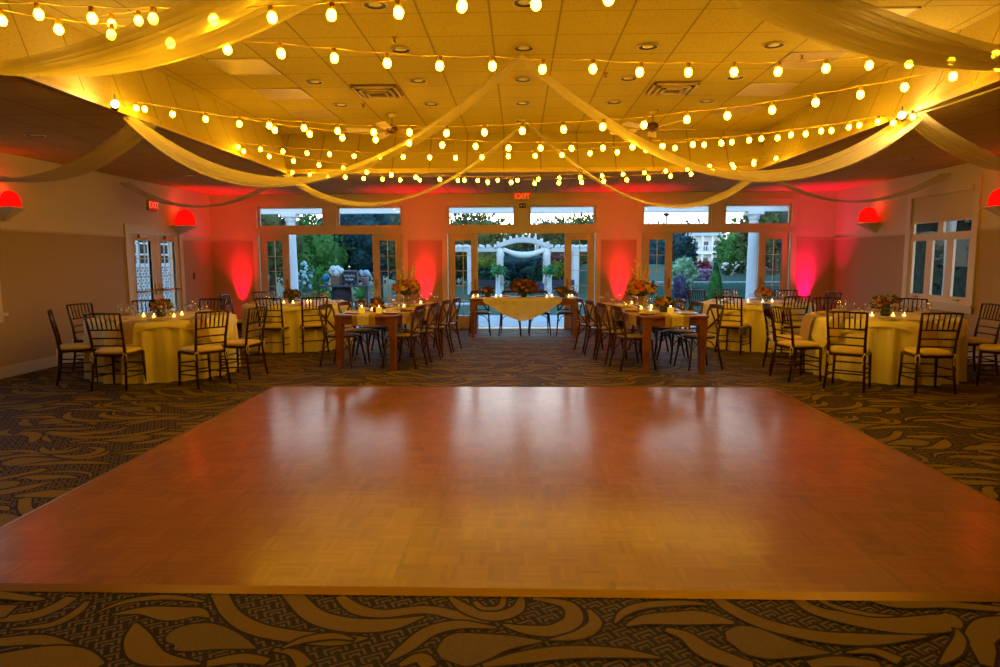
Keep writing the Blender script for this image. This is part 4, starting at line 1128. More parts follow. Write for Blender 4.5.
def leafcards(mb, n, cf, size, asp=.45):
    for _ in range(n):
        c, out = cf(); d = (out+Vector([random.uniform(-.7, .7) for _ in range(3)])).normalized()
        s = d.cross(Vector([random.uniform(-1, 1) for _ in range(3)])).normalized(); l = size*random.uniform(.6, 1.3)
        nn = d.cross(s)*l*.12
        mb.add([c, c+d*l*.5+s*l*asp*.5+nn, c+d*l, c+d*l*.5-s*l*asp*.5+nn], [(0, 1, 2, 3)])
def bouquet(loc, R, H, nflo, cols, vase, lab, spray=0, dome=.75, rr=.045, grp='floral centrepieces'):
    r = thing('flower_centerpiece', lab, 'flowers', loc, 0, grp)
    vh = H*.42 if vase == 'tall' else H*.30
    if vase == 'tall': MB().lathe([(.05, 0), (.055, .01), (.03, vh*.3), (.045, vh*.8), (.06, vh), (.052, vh), (.035, vh*.8)], n=18, caps=False).build('vase', VASEM, r)
    else: MB().lathe([(.045, 0), (.06, .01), (.066, vh*.6), (.055, vh), (.048, vh), (.055, vh*.6)], n=18, caps=False).build('vase', VGL, r)
    cz = vh+R*dome*.45
    def cf():
        a = random.uniform(0, 2*PI); e = random.uniform(-.5, 1.0); rad_ = random.uniform(.55, 1.02)
        d = Vector((math.cos(a)*math.cos(e), math.sin(a)*math.cos(e), math.sin(e)))
        return Vector((d.x*R*rad_, d.y*R*rad_, cz+d.z*R*dome*rad_)), d
    mb = MB(); mb.ball((0, 0, cz-.01), (R*.62, R*.62, R*dome*.6), 10, jit=.12); leafcards(mb, int(70+R*900), cf, .055)
    mb.build('foliage', LEAFM, r)
    for k in range(nflo):
        a = k*2.399963; e = math.asin(1-1.25*(k+.5)/nflo)
        d = Vector((math.cos(a)*math.cos(e), math.sin(a)*math.cos(e), math.sin(e)))
        q = rr*random.uniform(.75, 1.2); f = MB(); rose(f, (d.x*R*.82, d.y*R*.82, cz+d.z*R*dome*.82), q)
        f.build('flower', PET[cols[k % len(cols)]], r)
    if spray:
        for k in range(spray):
            a = random.uniform(0, 6.28); m = MB(); P = []; L_ = H*random.uniform(.55, .95)
            for t in range(6):
                tt = t/5; P.append(Vector((math.cos(a)*(.04+.10*tt*tt), math.sin(a)*(.04+.1*tt*tt), cz+.02+L_*tt)))
            m.tube(P, .003, 5)
            for t in range(14):
                tt = random.uniform(.35, 1); p = P[0].lerp(P[5], tt); m.ball((p.x+random.uniform(-.02, .02), p.y+random.uniform(-.02, .02), p.z), random.uniform(.008, .014), 6)
            m.build('flower_spray', PET['cream'], r)
    return r
def setting(c, R, angs, nm, z, seed, glasses=2, nap=True):
    rnd = random.Random(seed)
    for a in angs:
        a = rad(a+rnd.uniform(-2, 2)); t = Vector((-math.sin(a), math.cos(a))); o = Vector((math.cos(a), math.sin(a))); b = Vector(c)+o*(R-.20)
        PT.put((b.x, b.y, z), 0, 'white dinner plate on the '+nm, 'dinner plates on the '+nm)
        NK.put((b.x, b.y, z+.0185), a+PI/2, 'cream folded napkin on a plate on the '+nm, 'folded napkins on the '+nm)
        for k in range(glasses):
            q = Vector(c)+o*(R-.38)+t*(.05+.085*k)
            (WG if k == 0 else GB).put((q.x, q.y, z), 0, ('clear stemmed wine glass on the ' if k == 0 else 'clear short water goblet on the ')+nm, ('wine glasses on the ' if k == 0 else 'water goblets on the ')+nm)
ZR = TZ+.0075
AN = [22, 67, 112, 157, 202, 247, 292, 337]
for i, (nm, c, R) in enumerate(TBL):
    setting(c, R, AN, nm+' round table', ZR, 20+i)
    for k, a in enumerate((210, 330, 270, 45)):
        a = rad(a); VT.put((c[0]+.24*math.cos(a), c[1]+.24*math.sin(a), ZR), 0, 'lit votive candle in glass on the %s round table' % nm, 'votive candles on the %s round table' % nm)
for (nm, c, R), cols, v in zip(TBL, (('orange', 'peach', 'gold'), ('blush', 'peach', 'cream', 'burg'), ('blush', 'burg', 'peach'), ('gold', 'peach', 'orange')), range(4)):
    bouquet((c[0]+(-.02, .02, -.1, .1)[v], c[1]-.02, ZR), (.13, .16, .14, .14)[v], .32, 14, cols, 'low',
            'low arrangement of %s roses on the %s round table' % (('orange', 'pink and peach', 'dusky pink', 'golden')[v], nm))
# burlap cloths hanging between places at the round tables
def drapecloth(c, R, ang, w, drop, nm):
    M = Matrix.Translation((c[0], c[1], 0)) @ Matrix.Rotation(rad(ang)-PI/2, 4, 'Z')
    m = MB(); K = 8; vs = []; fs = []; P = [(R-.28, ZR+.003), (R-.1, ZR+.003), (R+.01, ZR+.003), (R+.052, ZR-.014)]+[(R+.07+.045*t+.01, ZR-.03-drop*t) for t in (.15, .4, .7, 1)]
    for i, (y, z) in enumerate(P):
        for k in range(K+1):
            x = (k/K-.5)*w; yy = math.sqrt(max(.01, y*y-x*x)) if y > R-.05 else y
            vs.append(M @ Vector((x, yy, z)))
    for i in range(len(P)-1):
        for k in range(K): a = i*(K+1)+k; fs.append((a, a+K+1, a+K+2, a+1))
    m.add(vs, fs, 0, True)
    tag(m.build('burlap_napkin', BURLAP), nm, 'napkin', 'burlap napkins hanging from the round tables')
drapecloth(TBL[0][1], .915, -87, .20, .22, 'burlap napkin hanging at front left round table, just right of the left front chair')
drapecloth(TBL[0][1], .915, -37, .20, .22, 'burlap napkin hanging at front left round table, just left of the right front chair')
drapecloth(TBL[1][1], .915, 178, .32, .34, 'wide burlap cloth hanging at left edge of front right round table')
drapecloth(TBL[1][1], .915, -89, .20, .24, 'burlap napkin hanging at front right round table left of the right front chair')
drapecloth(TBL[1][1], .915, -150, .16, .24, 'burlap napkin hanging at front right round table behind the left front chair')
# wooden tables
def onM(M, x, y, z=0): return M @ Vector((x, y, z))
for M, nm, s in ((MR, 'right wooden table', 1), (ML, 'left wooden table', -1)):
    for k in range(4):
        y = -.88+k*.6
        for side in (-1, 1):
            q = onM(M, side*.30, y, HT+(.006 if side*s < 0 else 0)); PT.put(q, 0, 'white dinner plate on the '+nm, 'dinner plates on the '+nm)
            NK.put(q+Vector((0, 0, .0185)), random.uniform(-.2, .2)+PI/2, 'cream folded napkin on a plate on the '+nm, 'folded napkins on the '+nm)
            g = onM(M, side*.22, y+.20, HT+.004); WG.put(g, 0, 'clear stemmed wine glass on the '+nm, 'wine glasses on the '+nm)
            g = onM(M, side*.31, y+.22, HT+.004); GB.put(g, 0, 'clear short water goblet on the '+nm, 'water goblets on the '+nm)
    for k, (x, y) in enumerate(((-.11, -1.02), (.13, -.98)) if s < 0 else ((.02, -.95),)):
        PC.put(onM(M, x, y, HT+.012), 0, 'yellow glowing pillar candle on the %s, %s from its near end' % (nm, rn[k]), 'pillar candles on the wooden tables')
    for k, (x, y) in enumerate(((-.13, -.6), (-.14, -.25), (.13, .05), (.12, .9))):
        VT.put(onM(M, x, y, HT+.012), 0, 'lit votive candle in glass on the '+nm, 'votive candles on the '+nm)
bouquet(onM(ML, .03, -.80, HT+.011), .09, .24, 8, ('orange', 'gold', 'orange'), 'low', 'small bright orange posy near the front of left wooden table')
bouquet(onM(ML, .05, .42, HT+.011), .21, .50, 22, ('peach', 'cream', 'blush', 'cream'), 'tall', 'tall peach and cream arrangement with upright sprays on left wooden table', spray=6, rr=.065)
bouquet(onM(MR, -.02, .10, HT+.011), .21, .50, 22, ('gold', 'peach', 'cream', 'orange'), 'tall', 'tall golden rose arrangement with upright sprays on right wooden table', spray=6, rr=.065)
bouquet(onM(MR, .05, -.62, HT+.011), .12, .26, 10, ('orange', 'peach', 'gold'), 'low', 'small orange posy before the tall flowers on right wooden table')
# head table things
bouquet((.10, 13.30, HT+.012), .30, .30, 24, ('brown', 'burg', 'brown', 'blush'), 'low', 'wide bronze and burgundy arrangement in the middle of the head table', dome=.62, rr=.06)
bouquet((-.62, 13.36, HT+.012), .11, .26, 10, ('brown', 'blush', 'burg'), 'low', 'small bronze posy at the left end of the head table')
bouquet((.86, 13.36, HT+.012), .11, .26, 10, ('brown', 'peach', 'burg'), 'low', 'small bronze posy at the right end of the head table')
for k, (x, y) in enumerate(((-.90, 13.15), (-.82, 13.30), (-.45, 13.12), (-.36, 13.3), (.55, 13.15), (.66, 13.3), (.98, 13.12), (1.06, 13.28))):
    VT.put((x, y, HT+.008), 0, 'lit votive candle in glass on the head table', 'votive candles on the head table')
for k, x in enumerate((-.78, -.28, .44, .98)):
    PT.put((x, 13.56, HT+.008), 0, 'white dinner plate on the head table', 'dinner plates on the head table')
    WG.put((x+.16, 13.46, HT+.008), 0, 'clear stemmed wine glass on the head table', 'wine glasses on the head table')
    GB.put((x+.24, 13.5, HT+.008), 0, 'clear short water goblet on the head table', 'water goblets on the head table')

# ================================================================== outside
STONE = pbr('patio_stone', (.50, .52, .54), .7, noise=.12, nscale=3)
GRASS = pbr('lawn_green', (.02, .075, .04), .95, noise=.35, nscale=8)
m = MB(); m.box((XL-4, YB+.2, -.12), (XR+4, 18.7, -.03)); m.box((XL-4, YF, -.12), (XL-.2, YB+.2, -.03)); m.box((XR+.2, YF, -.12), (XR+4, YB+.2, -.03))
struct(m.build('outdoor_patio', STONE))
def G(x, y):
    a = min(1, max(0, (x-2.6)/1.6)); a = a*a*(3-2*a)
    b = min(1, max(0, (y-20.6)/3.4)); c_ = min(1, max(0, (y-24)/12))
    return -.14+a*(.80*b*b*(3-2*b)+.55*c_)
m = MB(); xs_ = [-70, -40, -25, -15, -10, -6, -3, 0, 1.5, 2.6, 3, 3.4, 3.8, 4.2, 5, 7, 10, 15, 25, 40, 70]; ys_ = [-6, 8, 14, 18, 20, 20.6, 21.2, 21.8, 22.4, 23, 23.5, 24, 26, 28, 31, 34, 36, 45, 60, 90, 140]
vs = [(x, y, G(x, y)) for x in xs_ for y in ys_]; ny = len(ys_)
m.add(vs, [(i*ny+j, (i+1)*ny+j, (i+1)*ny+j+1, i*ny+j+1) for i in range(len(xs_)-1) for j in range(ny-1)], 0, True)
struct(m.build('outdoor_lawn', GRASS))
m = MB()
for k in range(14): m.bevbox((4.0+k*.42, 23.95, G(5, 24)-.2), (4.0+k*.42+.4, 24.15, G(5, 24)+.06), .02)
tag(m.build('stone_edging', STONE), 'pale stone edging along the raised lawn in the right doorway', 'edging')
m = MB(); m.box((-30, 24.2, -.14), (30, 25.2, -.10)); struct(m.build('garden_path', STONE))
# porch posts and beam
def porch_column(u, lab):
    p = atY(u, 259, 18.2); r = thing('porch_column', lab, 'column', (p.x, 18.2, -.03), 0, 'white porch columns')
    MB().box((-.19, -.19, 0), (.19, .19, .16)).build('base', WHITEP, r)
    MB().lathe([(.16, .16), (.165, .2), (.145, .24), (.142, 1.2), (.12, 2.58), (.125, 2.6)], n=24).build('shaft', WHITEP, r)
    m = MB(); m.lathe([(.125, 2.58), (.15, 2.62), (.15, 2.66), (.18, 2.72)], n=24); m.box((-.2, -.2, 2.72), (.2, .2, 2.80)); m.build('capital', WHITEP, r)
porch_column(292, 'white round porch column seen through the left back doorway')
porch_column(752.5, 'white round porch column seen through the right back doorway')
m = MB(); m.box((XL-1, 18.05, 2.77), (XR+1, 18.35, 2.92)); m.box((XL-1, 18.0, 2.92), (XR+1, 18.4, 2.97))
tag(m.build('porch_beam', WHITEP), 'long white porch beam across the outside of the transom windows', 'beam')

def foliage_blob(name, mat, parent, c, R, n, size, seed, core=True, jag=.25, low=-.6):
    rnd = random.Random(seed); random.seed(seed)
    lumps = [(Vector((rnd.uniform(-.5, .5)*R[0], rnd.uniform(-.5, .5)*R[1], rnd.uniform(low*.6, .5)*R[2])), rnd.uniform(.45, .75)) for _ in range(9)]
    m = MB()
    def cf():
        q, s = lumps[rnd.randrange(9)]
        d = Vector((rnd.gauss(0, 1), rnd.gauss(0, 1), rnd.gauss(0, 1))).normalized(); k = s*rnd.uniform(.75, 1+jag)
        return Vector(c)+q+Vector((d.x*R[0]*k, d.y*R[1]*k, d.z*R[2]*k)), d
    if core:
        for q, s in lumps: m.ball(Vector(c)+q, (R[0]*s*.8, R[1]*s*.8, R[2]*s*.8), 10, jit=.12)
    leafcards(m, n, cf, size, .6)
    return m.build(name, mat, parent)
def tree(u, v0, v1, Y, halfw, cols, lab, n=900, size=.22, seed=1, grp='trees beyond the back doors', name='garden_tree', trunk=True, cat='tree'):
    """crown spans picture rows v0 (top) to v1 (bottom) at distance Y; halfw metres"""
    a = atY(u, v0, Y); b = atY(u, v1, Y); cz = (a.z+b.z)/2; H = (a.z-b.z)/2
    g0 = G(a.x, Y); r = thing(name, lab, cat, (a.x, Y, g0), 0, grp)
    mat = mat_leaf('leaf_%s' % name+str(seed), cols[0], cols[1])
    foliage_blob('crown', mat, r, (0, 0, cz-g0), (halfw*.72, halfw*.6, H*.72), n, size, seed)
    if trunk: MB().tube([(0, 0, -.05), (.05, 0, (cz-g0)*.5), (0, 0, cz-g0)], [.16, .12, .08], 8).build('trunk', pbr('bark', (.10, .07, .05), .9), r)
DG_ = ((.012, .05, .035), (.04, .13, .07)); BL = ((.01, .035, .045), (.03, .09, .10)); OL = ((.04, .06, .02), (.13, .15, .05)); GN = ((.03, .12, .03), (.10, .28, .06)); YG = ((.12, .18, .02), (.32, .34, .05)); RD = ((.10, .03, .03), (.22, .08, .06))
tree(268, 190, 300, 24, 1.5, OL, 'olive tree behind the left end of the left doorway transom', seed=11)
tree(308, 196, 300, 26, 2.0, GN, 'bright green tree behind porch column in the left doorway', seed=12)
tree(342, 190, 300, 28, 2.2, BL, 'dark blue-green tree filling the middle of the left doorway', seed=13, n=1500)
tree(377, 190, 300, 27, 2.0, BL, 'dark blue-green tree at right side of the left doorway', seed=14, n=1300)
tree(398, 205, 300, 25, 1.2, OL, 'olive tree behind the right leaf of the left doorway', seed=15)
tree(428, 205, 292, 42, 3.0, OL, 'olive tree between left and centre doorways', seed=21)
tree(470, 208, 285, 42, 3.0, OL, 'grey-green tree in the left transom of the centre doorway', seed=22, n=1600, size=.3)
tree(514, 214, 285, 50, 1.0, OL, 'slim dark tree in the sky beside the EXIT sign', seed=23, size=.25)
tree(523, 246, 290, 40, 3.2, BL, 'deep teal shrub mass behind the white pergola arch', seed=24, n=1800)
tree(527, 226, 262, 55, 4.5, OL, 'low olive tree above the pergola arch', seed=25)
tree(552, 214, 262, 50, 1.9, OL, 'rounded tree in the right transom of the centre doorway', seed=26, size=.3)
tree(584, 207, 285, 44, 2.3, OL, 'leafy tree at the right end of centre doorway transoms', seed=27, n=1100, size=.3)
tree(487, 255, 272, 37, .9, YG, 'small yellow-green tree left of the pergola post', seed=28, size=.16)
tree(484, 266, 289, 36, 1.4, DG_, 'dark green clipped hedge left of the pergola', seed=29, trunk=False, cat='hedge', name='garden_hedge')
tree(557, 250, 280, 38, 1.3, RD, 'dark reddish tree right of the pergola post', seed=30)
tree(562, 260, 280, 36, .8, YG, 'small yellow-green tree right of the pergola', seed=31, size=.16)
tree(541, 262, 288, 38, .7, DG_, 'green shrub inside right side of pergola arch', seed=32, trunk=False, cat='shrub', name='garden_shrub')
tree(681, 226, 285, 36, 1.15, BL, 'dark teal tree at the left of the right doorway', seed=33, n=1300)
tree(662, 222, 285, 40, 1.6, BL, 'dark tree behind the left leaf of the right doorway', seed=34)
tree(747, 207, 285, 32, 1.5, GN, 'bright green tree beside porch column in right doorway', seed=35, n=1400)
tree(776, 196, 290, 28, 1.7, OL, 'olive tree behind the right transom of the right doorway', seed=36, n=1300)
tree(731, 228, 280, 42, 1.1, GN, 'green tree right of the white house', seed=37)
for k, (u, v) in enumerate(((648, 220), (657, 216), (668, 219), (677, 216), (688, 220), (699, 217), (707, 219))):
    tree(u, v, 262, 85, 1.6, OL if k % 2 else BL, 'distant tree on the skyline of the right doorway transom, %s from the left' % ('first', 'second', 'third', 'fourth', 'fifth', 'sixth', 'seventh')[k], n=260, size=.5, seed=40+k, grp='distant skyline trees')
for k, (u, v0, Y, w_, c_) in enumerate(((458, 242, 46, 2.2, OL), (445, 240, 46, 2.2, BL), (590, 236, 48, 2.4, BL), (402, 232, 34, 1.6, BL), (655, 246, 44, 2.0, DG_), (763, 240, 38, 2.0, DG_), (607, 238, 48, 2.4, OL), (500, 250, 58, 3.2, DG_), (546, 250, 58, 3.2, DG_))):
    tree(u, v0, 288, Y, w_, c_, 'low dark background shrub mass, %s' % ('inside the left leaf of the centre doorway', 'hidden left of the centre doorway', 'inside the right leaf of the centre doorway', 'inside the right leaf of the left doorway', 'inside the left leaf of the right doorway', 'beyond the right porch column', 'beyond the pilaster right of the centre doorway', 'behind the left pergola post', 'behind the right pergola post')[k], n=1000, size=.3, seed=90+k, trunk=False, name='garden_shrub', cat='shrub', grp='background shrubs')
# dark planting outside the side walls
def hedge(x, y0, y1, h, lab, seed, cols=DG_):
    r = thing('garden_hedge', lab, 'hedge', (x, (y0+y1)/2, -.03), 0, 'hedges outside the side walls')
    mat = mat_leaf('hedge_leaf'+str(seed), *cols); L_ = (y1-y0)/2
    foliage_blob('crown', mat, r, (0, 0, h*.5), (.8, L_*1.05, h*.75), 3500, .15, seed)
hedge(10.6, 9, 26, 5.2, 'tall dark hedge outside the right wall window', 61, ((.008, .02, .015), (.03, .06, .03)))
hedge(-10.8, 10, 29, 5.2, 'tall dark hedge outside the left wall double door', 62, ((.02, .03, .03), (.07, .06, .05)))
hedge(-10.6, -1, 8, 4.6, 'tall dark hedge outside the left wall window', 63)
# lattice fence seen through the left double door
r = thing('lattice_fence', 'white diagonal lattice fence panel outside the left wall double door', 'fence', (-8.5, 15.2, -.03))
pL = 1.35; pz = 1.42
m = MB(); m.box((-.04, -pL, .05), (.04, pL, .13)); m.box((-.04, -pL, pz), (.04, pL, pz+.08)); 
m.build('fence_rail', WHITEP, r)
for y in (-pL, pL): MB().box((-.05, y-.05, 0), (.05, y+.05, 2.25)).build('fence_post', WHITEP, r)
m = MB(); s = .14
k = -20
while k*s < 2*pL+pz:
    for sg in (1, -1):
        pts = []
        y0_ = -pL+k*s
        a0 = max(0, -pL-y0_); a1 = min(pz-.1, pL-y0_)
        if a1 > a0:
            A = (0, sg*(y0_+a0), .12+a0); B = (0, sg*(y0_+a1), .12+a1); m.tube([A, B], .02, 4)
    k += 1
m.build('lattice_slats', WHITEP, r)
m = MB()
for y in (-.9, -.45, 0, .45, .9): m.box((-.02, y-.025, pz+.08), (.02, y+.025, 2.2))
for z in (1.7, 1.95, 2.2): m.box((-.02, -pL, z-.02), (.02, pL, z+.02))
m.build('trellis_grid', WHITEP, r)
m = MB(); m.box((XR+.22, 7.5, 2.98), (XR+3.3, 21.5, 3.12)); m.box((XR+3.1, 7.5, 2.75), (XR+3.3, 21.5, 2.98))
tag(m.build('added_shade_roof', pbr('shade_roof_surface', (.25, .22, .2), .8)), 'low added roof shading the hedge outside the right wall window', 'roof')  # added roof, keeps sky off the hedge so the window panes stay dark
# pale cloth-wrapped post outside the right window
m = MB(); m.lathe([(.09, 0), (.10, .1), (.07, 1.2), (.10, 2.4), (.09, 2.9)], tuple(Vector((atX(948.5, 259, 8.6).x, atX(948.5, 259, 8.6).y, -.03))), 14)
tag(m.build('garden_post', WHITEP), 'pale blue-white post seen through the middle pane of the right wall window', 'post')

# pergola with arch
PY = 32.0
def P_(u, v, Y=PY): return atY(u, v, Y)
r = thing('pergola', 'white garden pergola with a raised arch and hanging swag, centre doorway', 'pergola', (P_(523, 259).x, PY, -.14)); ox = r.location.x
def W_(u, v): q = P_(u, v); return (q.x-ox, q.z+.14)
for u in (470, 499.5, 547.5, 576):
    x, z = W_(u, 248); MB().box((x-.13, -.13, 0), (x+.13, .13, z)).build('post', WHITEP, r)
    MB().box((x-.13, 2.2, 0), (x+.13, 2.46, z)).build('post', WHITEP, r)
for ua, ub in ((433, 499), (548, 612)):
    for yy in (-.16, .16, 2.2):
        xa, za = W_(ua, 251.5); xb, zb = W_(ub, 247.5); MB().box((xa, yy-.03, za), (xb, yy+.03, zb)).build('beam', WHITEP, r)
    n = 9
    for k in range(n):
        u = ua+(ub-ua)*(k+.5)/n; x, z = W_(u, 247.5); MB().box((x-.05, -.5, z), (x+.05, 2.8, z+.14)).build('rafter', WHITEP, r)
for yy in (-.16, .16, 2.2):
    m = MB(); vs = []; n = 20
    for i in range(n+1):
        t = i/n; u = 495+(551-495)*t; s_ = 4*t*(1-t); x, z0 = W_(u, 249.5-8*s_); _, z1 = W_(u, 246-9.5*s_*.9)
        vs += [(x, yy-.03, z0), (x, yy+.03, z0), (x, yy+.03, z1), (x, yy-.03, z1)]
    fs = [(0, 1, 2, 3)]
    for i in range(n):
        for k in range(4): fs.append((i*4+k, i*4+(k+1) % 4, i*4+4+(k+1) % 4, i*4+4+k))
    m.add(vs, fs); m.build('arched_beam', WHITEP, r)
for k in range(9):
    t = (k+.5)/9; u = 495+56*t; s_ = 4*t*(1-t); x, z = W_(u, 246-8.6*s_); MB().box((x-.05, -.45, z-.02), (x+.05, 2.6, z+.12)).build('rafter', WHITEP, r)
m = MB(); P = []
for i in range(15):
    t = i/14; u = 503+42*t; x, z = W_(u, 249+6*4*t*(1-t)); P.append((x, -.25, z))
m.tube(P, [.09+.07*math.sin(PI*i/14) for i in range(15)], 8); m.build('cloth_swag', WHITEP, r)
for u in (500.5, 546.5):
    m = MB(); x, z = W_(u, 249); x2, z2 = W_(u, 262); m.tube([(x, -.2, z), (x, -.22, (z+z2)/2), (x2, -.2, z2), (x2+.05, -.2, .5)], [.14, .2, .1, .16], 8); m.build('cloth_tail', WHITEP, r)
for (u, nm) in ((498, 'left'), (549.5, 'right')):
    p = P_(u, 281, 29); r = thing('potted_fern', 'green fern on white pedestal before %s pergola post' % nm, 'potted plant', (p.x, 29, -.14), 0, 'ferns on pedestals by the pergola')
    zt = P_(u, 274, 29).z+.14
    MB().lathe([(.17, 0), (.17, .08), (.11, .16), (.10, zt-.12), (.15, zt-.04), (.15, zt)], n=16).build('pedestal', WHITEP, r)
    foliage_blob('fern_fronds', mat_leaf('fern'+nm, (.03, .16, .05), (.1, .35, .12)), r, (0, 0, zt+.12), (.30, .30, .17), 220, .14, 5)
for (a, b, nm) in ((478, 498, 'left'), (548, 575, 'right')):
    p = P_(a, 259, 30); q = P_(b, 259, 30); r = thing('garden_bench', 'dark garden bench beside the %s pergola post' % nm, 'bench', ((p.x+q.x)/2, 30, -.14), 0, 'dark benches by the pergola')
    h = (q.x-p.x)/2
    DKW = pbr('bench_dark', (.05, .05, .07), .6)
    MB().box((-h, -.2, .38), (h, .2, .44)).build('seat', DKW, r)
    MB().box((-h, .18, .46), (h, .23, .74)).build('backrest', DKW, r)
    for s in (-1, 1):
        for y in (-.17, .17): MB().box((s*(h-.06)-.03, y-.03, 0), (s*(h-.06)+.03, y+.03, .38)).build('leg', DKW, r)
# flagpole with flag, lamp post
p = atY(535.5, 259, 45); r = thing('flagpole', 'tall white flagpole with small flag behind the pergola', 'flagpole', (p.x, 45, -.14))
MB().tube([(0, 0, 0), (0, 0, 5.2)], [.07, .05], 8).build('pole', WHITEP, r)
m = MB(); vs = []; fs = []
for i in range(9):
    for j in range(5): vs.append((.08+i*.12, .06*math.sin(i*.9), 2.2+j*.16-.02*i+.0))
for i in range(8):
    for j in range(4): a = i*5+j; fs.append((a, a+5, a+6, a+1))
m.add(vs, fs, 0, True); m.build('flag', pbr('flag_pale', (.75, .60, .62), .8), r)
p = atY(665.3, 259, 60); r = thing('lamp_post', 'slender dark lamp post on the skyline in the right doorway transom', 'lamp post', (p.x, 60, -.14))
z = atY(665, 213, 60).z+.14
MB().tube([(0, 0, 0), (0, 0, z-.25)], [.09, .06], 8).build('pole', BLACK, r)
MB().lathe([(.06, z-.3), (.25, z-.2), (.3, z-.05), (.05, z+.02)], n=12).build('lantern', BLACK, r)
# white house
HY = 70; p = atY(705, 259, HY); r = thing('white_house', 'distant white house with a balcony between trees in the right doorway', 'building', (p.x, HY, -.14))
zt = atY(705, 229, HY).z+.14; hw = 1.75
MB().box((-hw, 0, 0), (hw, 4, zt-.7)).build('wall', WHITEP, r)
m = MB(); m.add([(-hw-.3, -.9, zt-.7), (hw+.3, -.9, zt-.7), (hw+.3, 4.3, zt-.7), (-hw-.3, 4.3, zt-.7), (0-.9, 1.5, zt), (.9, 1.5, zt)], [(0, 1, 5, 4), (1, 2, 5), (2, 3, 4, 5), (3, 0, 4), (0, 3, 2, 1)]); m.build('roof', pbr('roof_grey', (.45, .52, .58), .7), r)
for x in (-1.5, -.5, .5, 1.5): MB().box((x-.09, -.8, 0), (x+.09, -.62, zt-.7)).build('porch_post', WHITEP, r)
MB().box((-hw, -.85, 2.1), (hw, 0, 2.25)).build('balcony', WHITEP, r)
m = MB(); m.box((-hw, -.84, 2.9), (hw, -.78, 2.98))
for k in range(15): x = -hw+.1+k*(2*hw-.2)/14; m.box((x-.02, -.83, 2.25), (x+.02, -.79, 2.9))
m.build('balcony_railing', WHITEP, r)
for x in (-1.05, 0, 1.05):
    for z0 in (.8, 2.45):
        w_ = MB(); w_.box((x-.28, -.03, z0), (x+.28, .01, z0+.95)); w_.build('window', pbr('window_dark', (.04, .07, .12), .2), r)
# shrubs near the right doorway
def shrub(u, v0, v1, Y, hw, cols, lab, seed, n=420, size=.12, flowers=None, fn=60, name='garden_shrub'):
    a = atY(u, v0, Y); g0 = G(a.x, Y); r = thing(name, lab, 'shrub', (a.x, Y, g0), 0, 'garden shrubs and flowers')
    H = (a.z-g0)/2+.05; cz = H-.06
    foliage_blob('leafy_mass', mat_leaf('shrub%d' % seed, *cols), r, (0, 0, cz), (hw*.72, hw*.6, H*.75), n, size, seed, low=-.5)
    if flowers:
        m = MB(); rnd = random.Random(seed)
        for _ in range(fn):
            d = Vector((rnd.gauss(0, 1), -abs(rnd.gauss(0, 1)), rnd.gauss(.3, 1))).normalized(); s = rnd.uniform(.035, .075)
            m.ball((d.x*hw*.95, d.y*hw*.8, cz+d.z*H*.95), s, 6, jit=.2)
        o = m.build('blossoms', pbr('blossom%d' % seed, flowers, .8), r); o['kind'] = 'stuff'
shrub(686, 257, 290, 23, .62, ((.18, .40, .22), (.55, .75, .5)), 'pale feathery shrub at the left of the right doorway', 71, size=.2)
shrub(704, 270, 285, 25, .42, ((.2, .12, .2), (.45, .3, .42)), 'pink flowering shrub left of the green cone tree', 72, flowers=(.5, .25, .38), fn=28)
shrub(702, 261, 275, 30, .40, ((.15, .04, .04), (.35, .08, .08)), 'red flowering shrub below the white house', 73, flowers=(.3, .04, .06), fn=24)
shrub(682, 274, 300, 19.5, .30, ((.06, .06, .12), (.2, .16, .28)), 'purple-grey shrub low in the right doorway', 74)
shrub(727, 264, 280, 28, .32, ((.04, .1, .03), (.15, .25, .1)), 'shrub with white blossoms right of the green cone tree', 75, flowers=(.75, .72, .68), fn=16)
shrub(740, 263, 276, 29, .32, ((.04, .1, .03), (.15, .25, .1)), 'small white-flowered shrub beside right porch column', 76, flowers=(.75, .72, .68), fn=10)
shrub(306, 262, 296, 20.2, .33, ((.06, .16, .10), (.25, .42, .3)), 'white hydrangea bush beside left porch column', 77, flowers=(.45, .68, .72), fn=34)
shrub(320, 268, 300, 19.6, .26, ((.05, .2, .04), (.2, .45, .1)), 'bright green fern bush left of the outdoor display table', 78, size=.16)
shrub(539, 282, 290, 33, .45, ((.10, .08, .25), (.3, .25, .5)), 'violet flower shrub under the pergola arch', 79)
shrub(364, 284, 300, 20.5, .30, ((.05, .25, .05), (.15, .5, .12)), 'bright green shrub right of the outdoor display table', 80)
# cone evergreen
p = atY(715, 297, 19.6); a = atY(715, 262, 19.6)
r = thing('cone_evergreen', 'small dark green cone-shaped evergreen in the right doorway', 'tree', (p.x, 19.6, -.14))
m = MB(); Hc = a.z+.14; m.lathe([(.05, .1), (.27, .2), (.24, Hc*.4), (.14, Hc*.75), (.02, Hc*.97)], n=14)
rnd = random.Random(4)
def cfc():
    t = rnd.random()**1.3; a_ = rnd.uniform(0, 6.28); q = .29*(1-t)*1.0+.02; return Vector((q*math.cos(a_), q*math.sin(a_), .15+t*(Hc-.2))), Vector((math.cos(a_)*.5, math.sin(a_)*.5, .8))
leafcards(m, 900, cfc, .07, .5); m.build('foliage', mat_leaf('arborvitae', (.02, .10, .015), (.06, .24, .04)), r)
MB().tube([(0, 0, 0), (0, 0, .3)], .04).build('trunk', pbr('bark', (.10, .07, .05), .9), r)
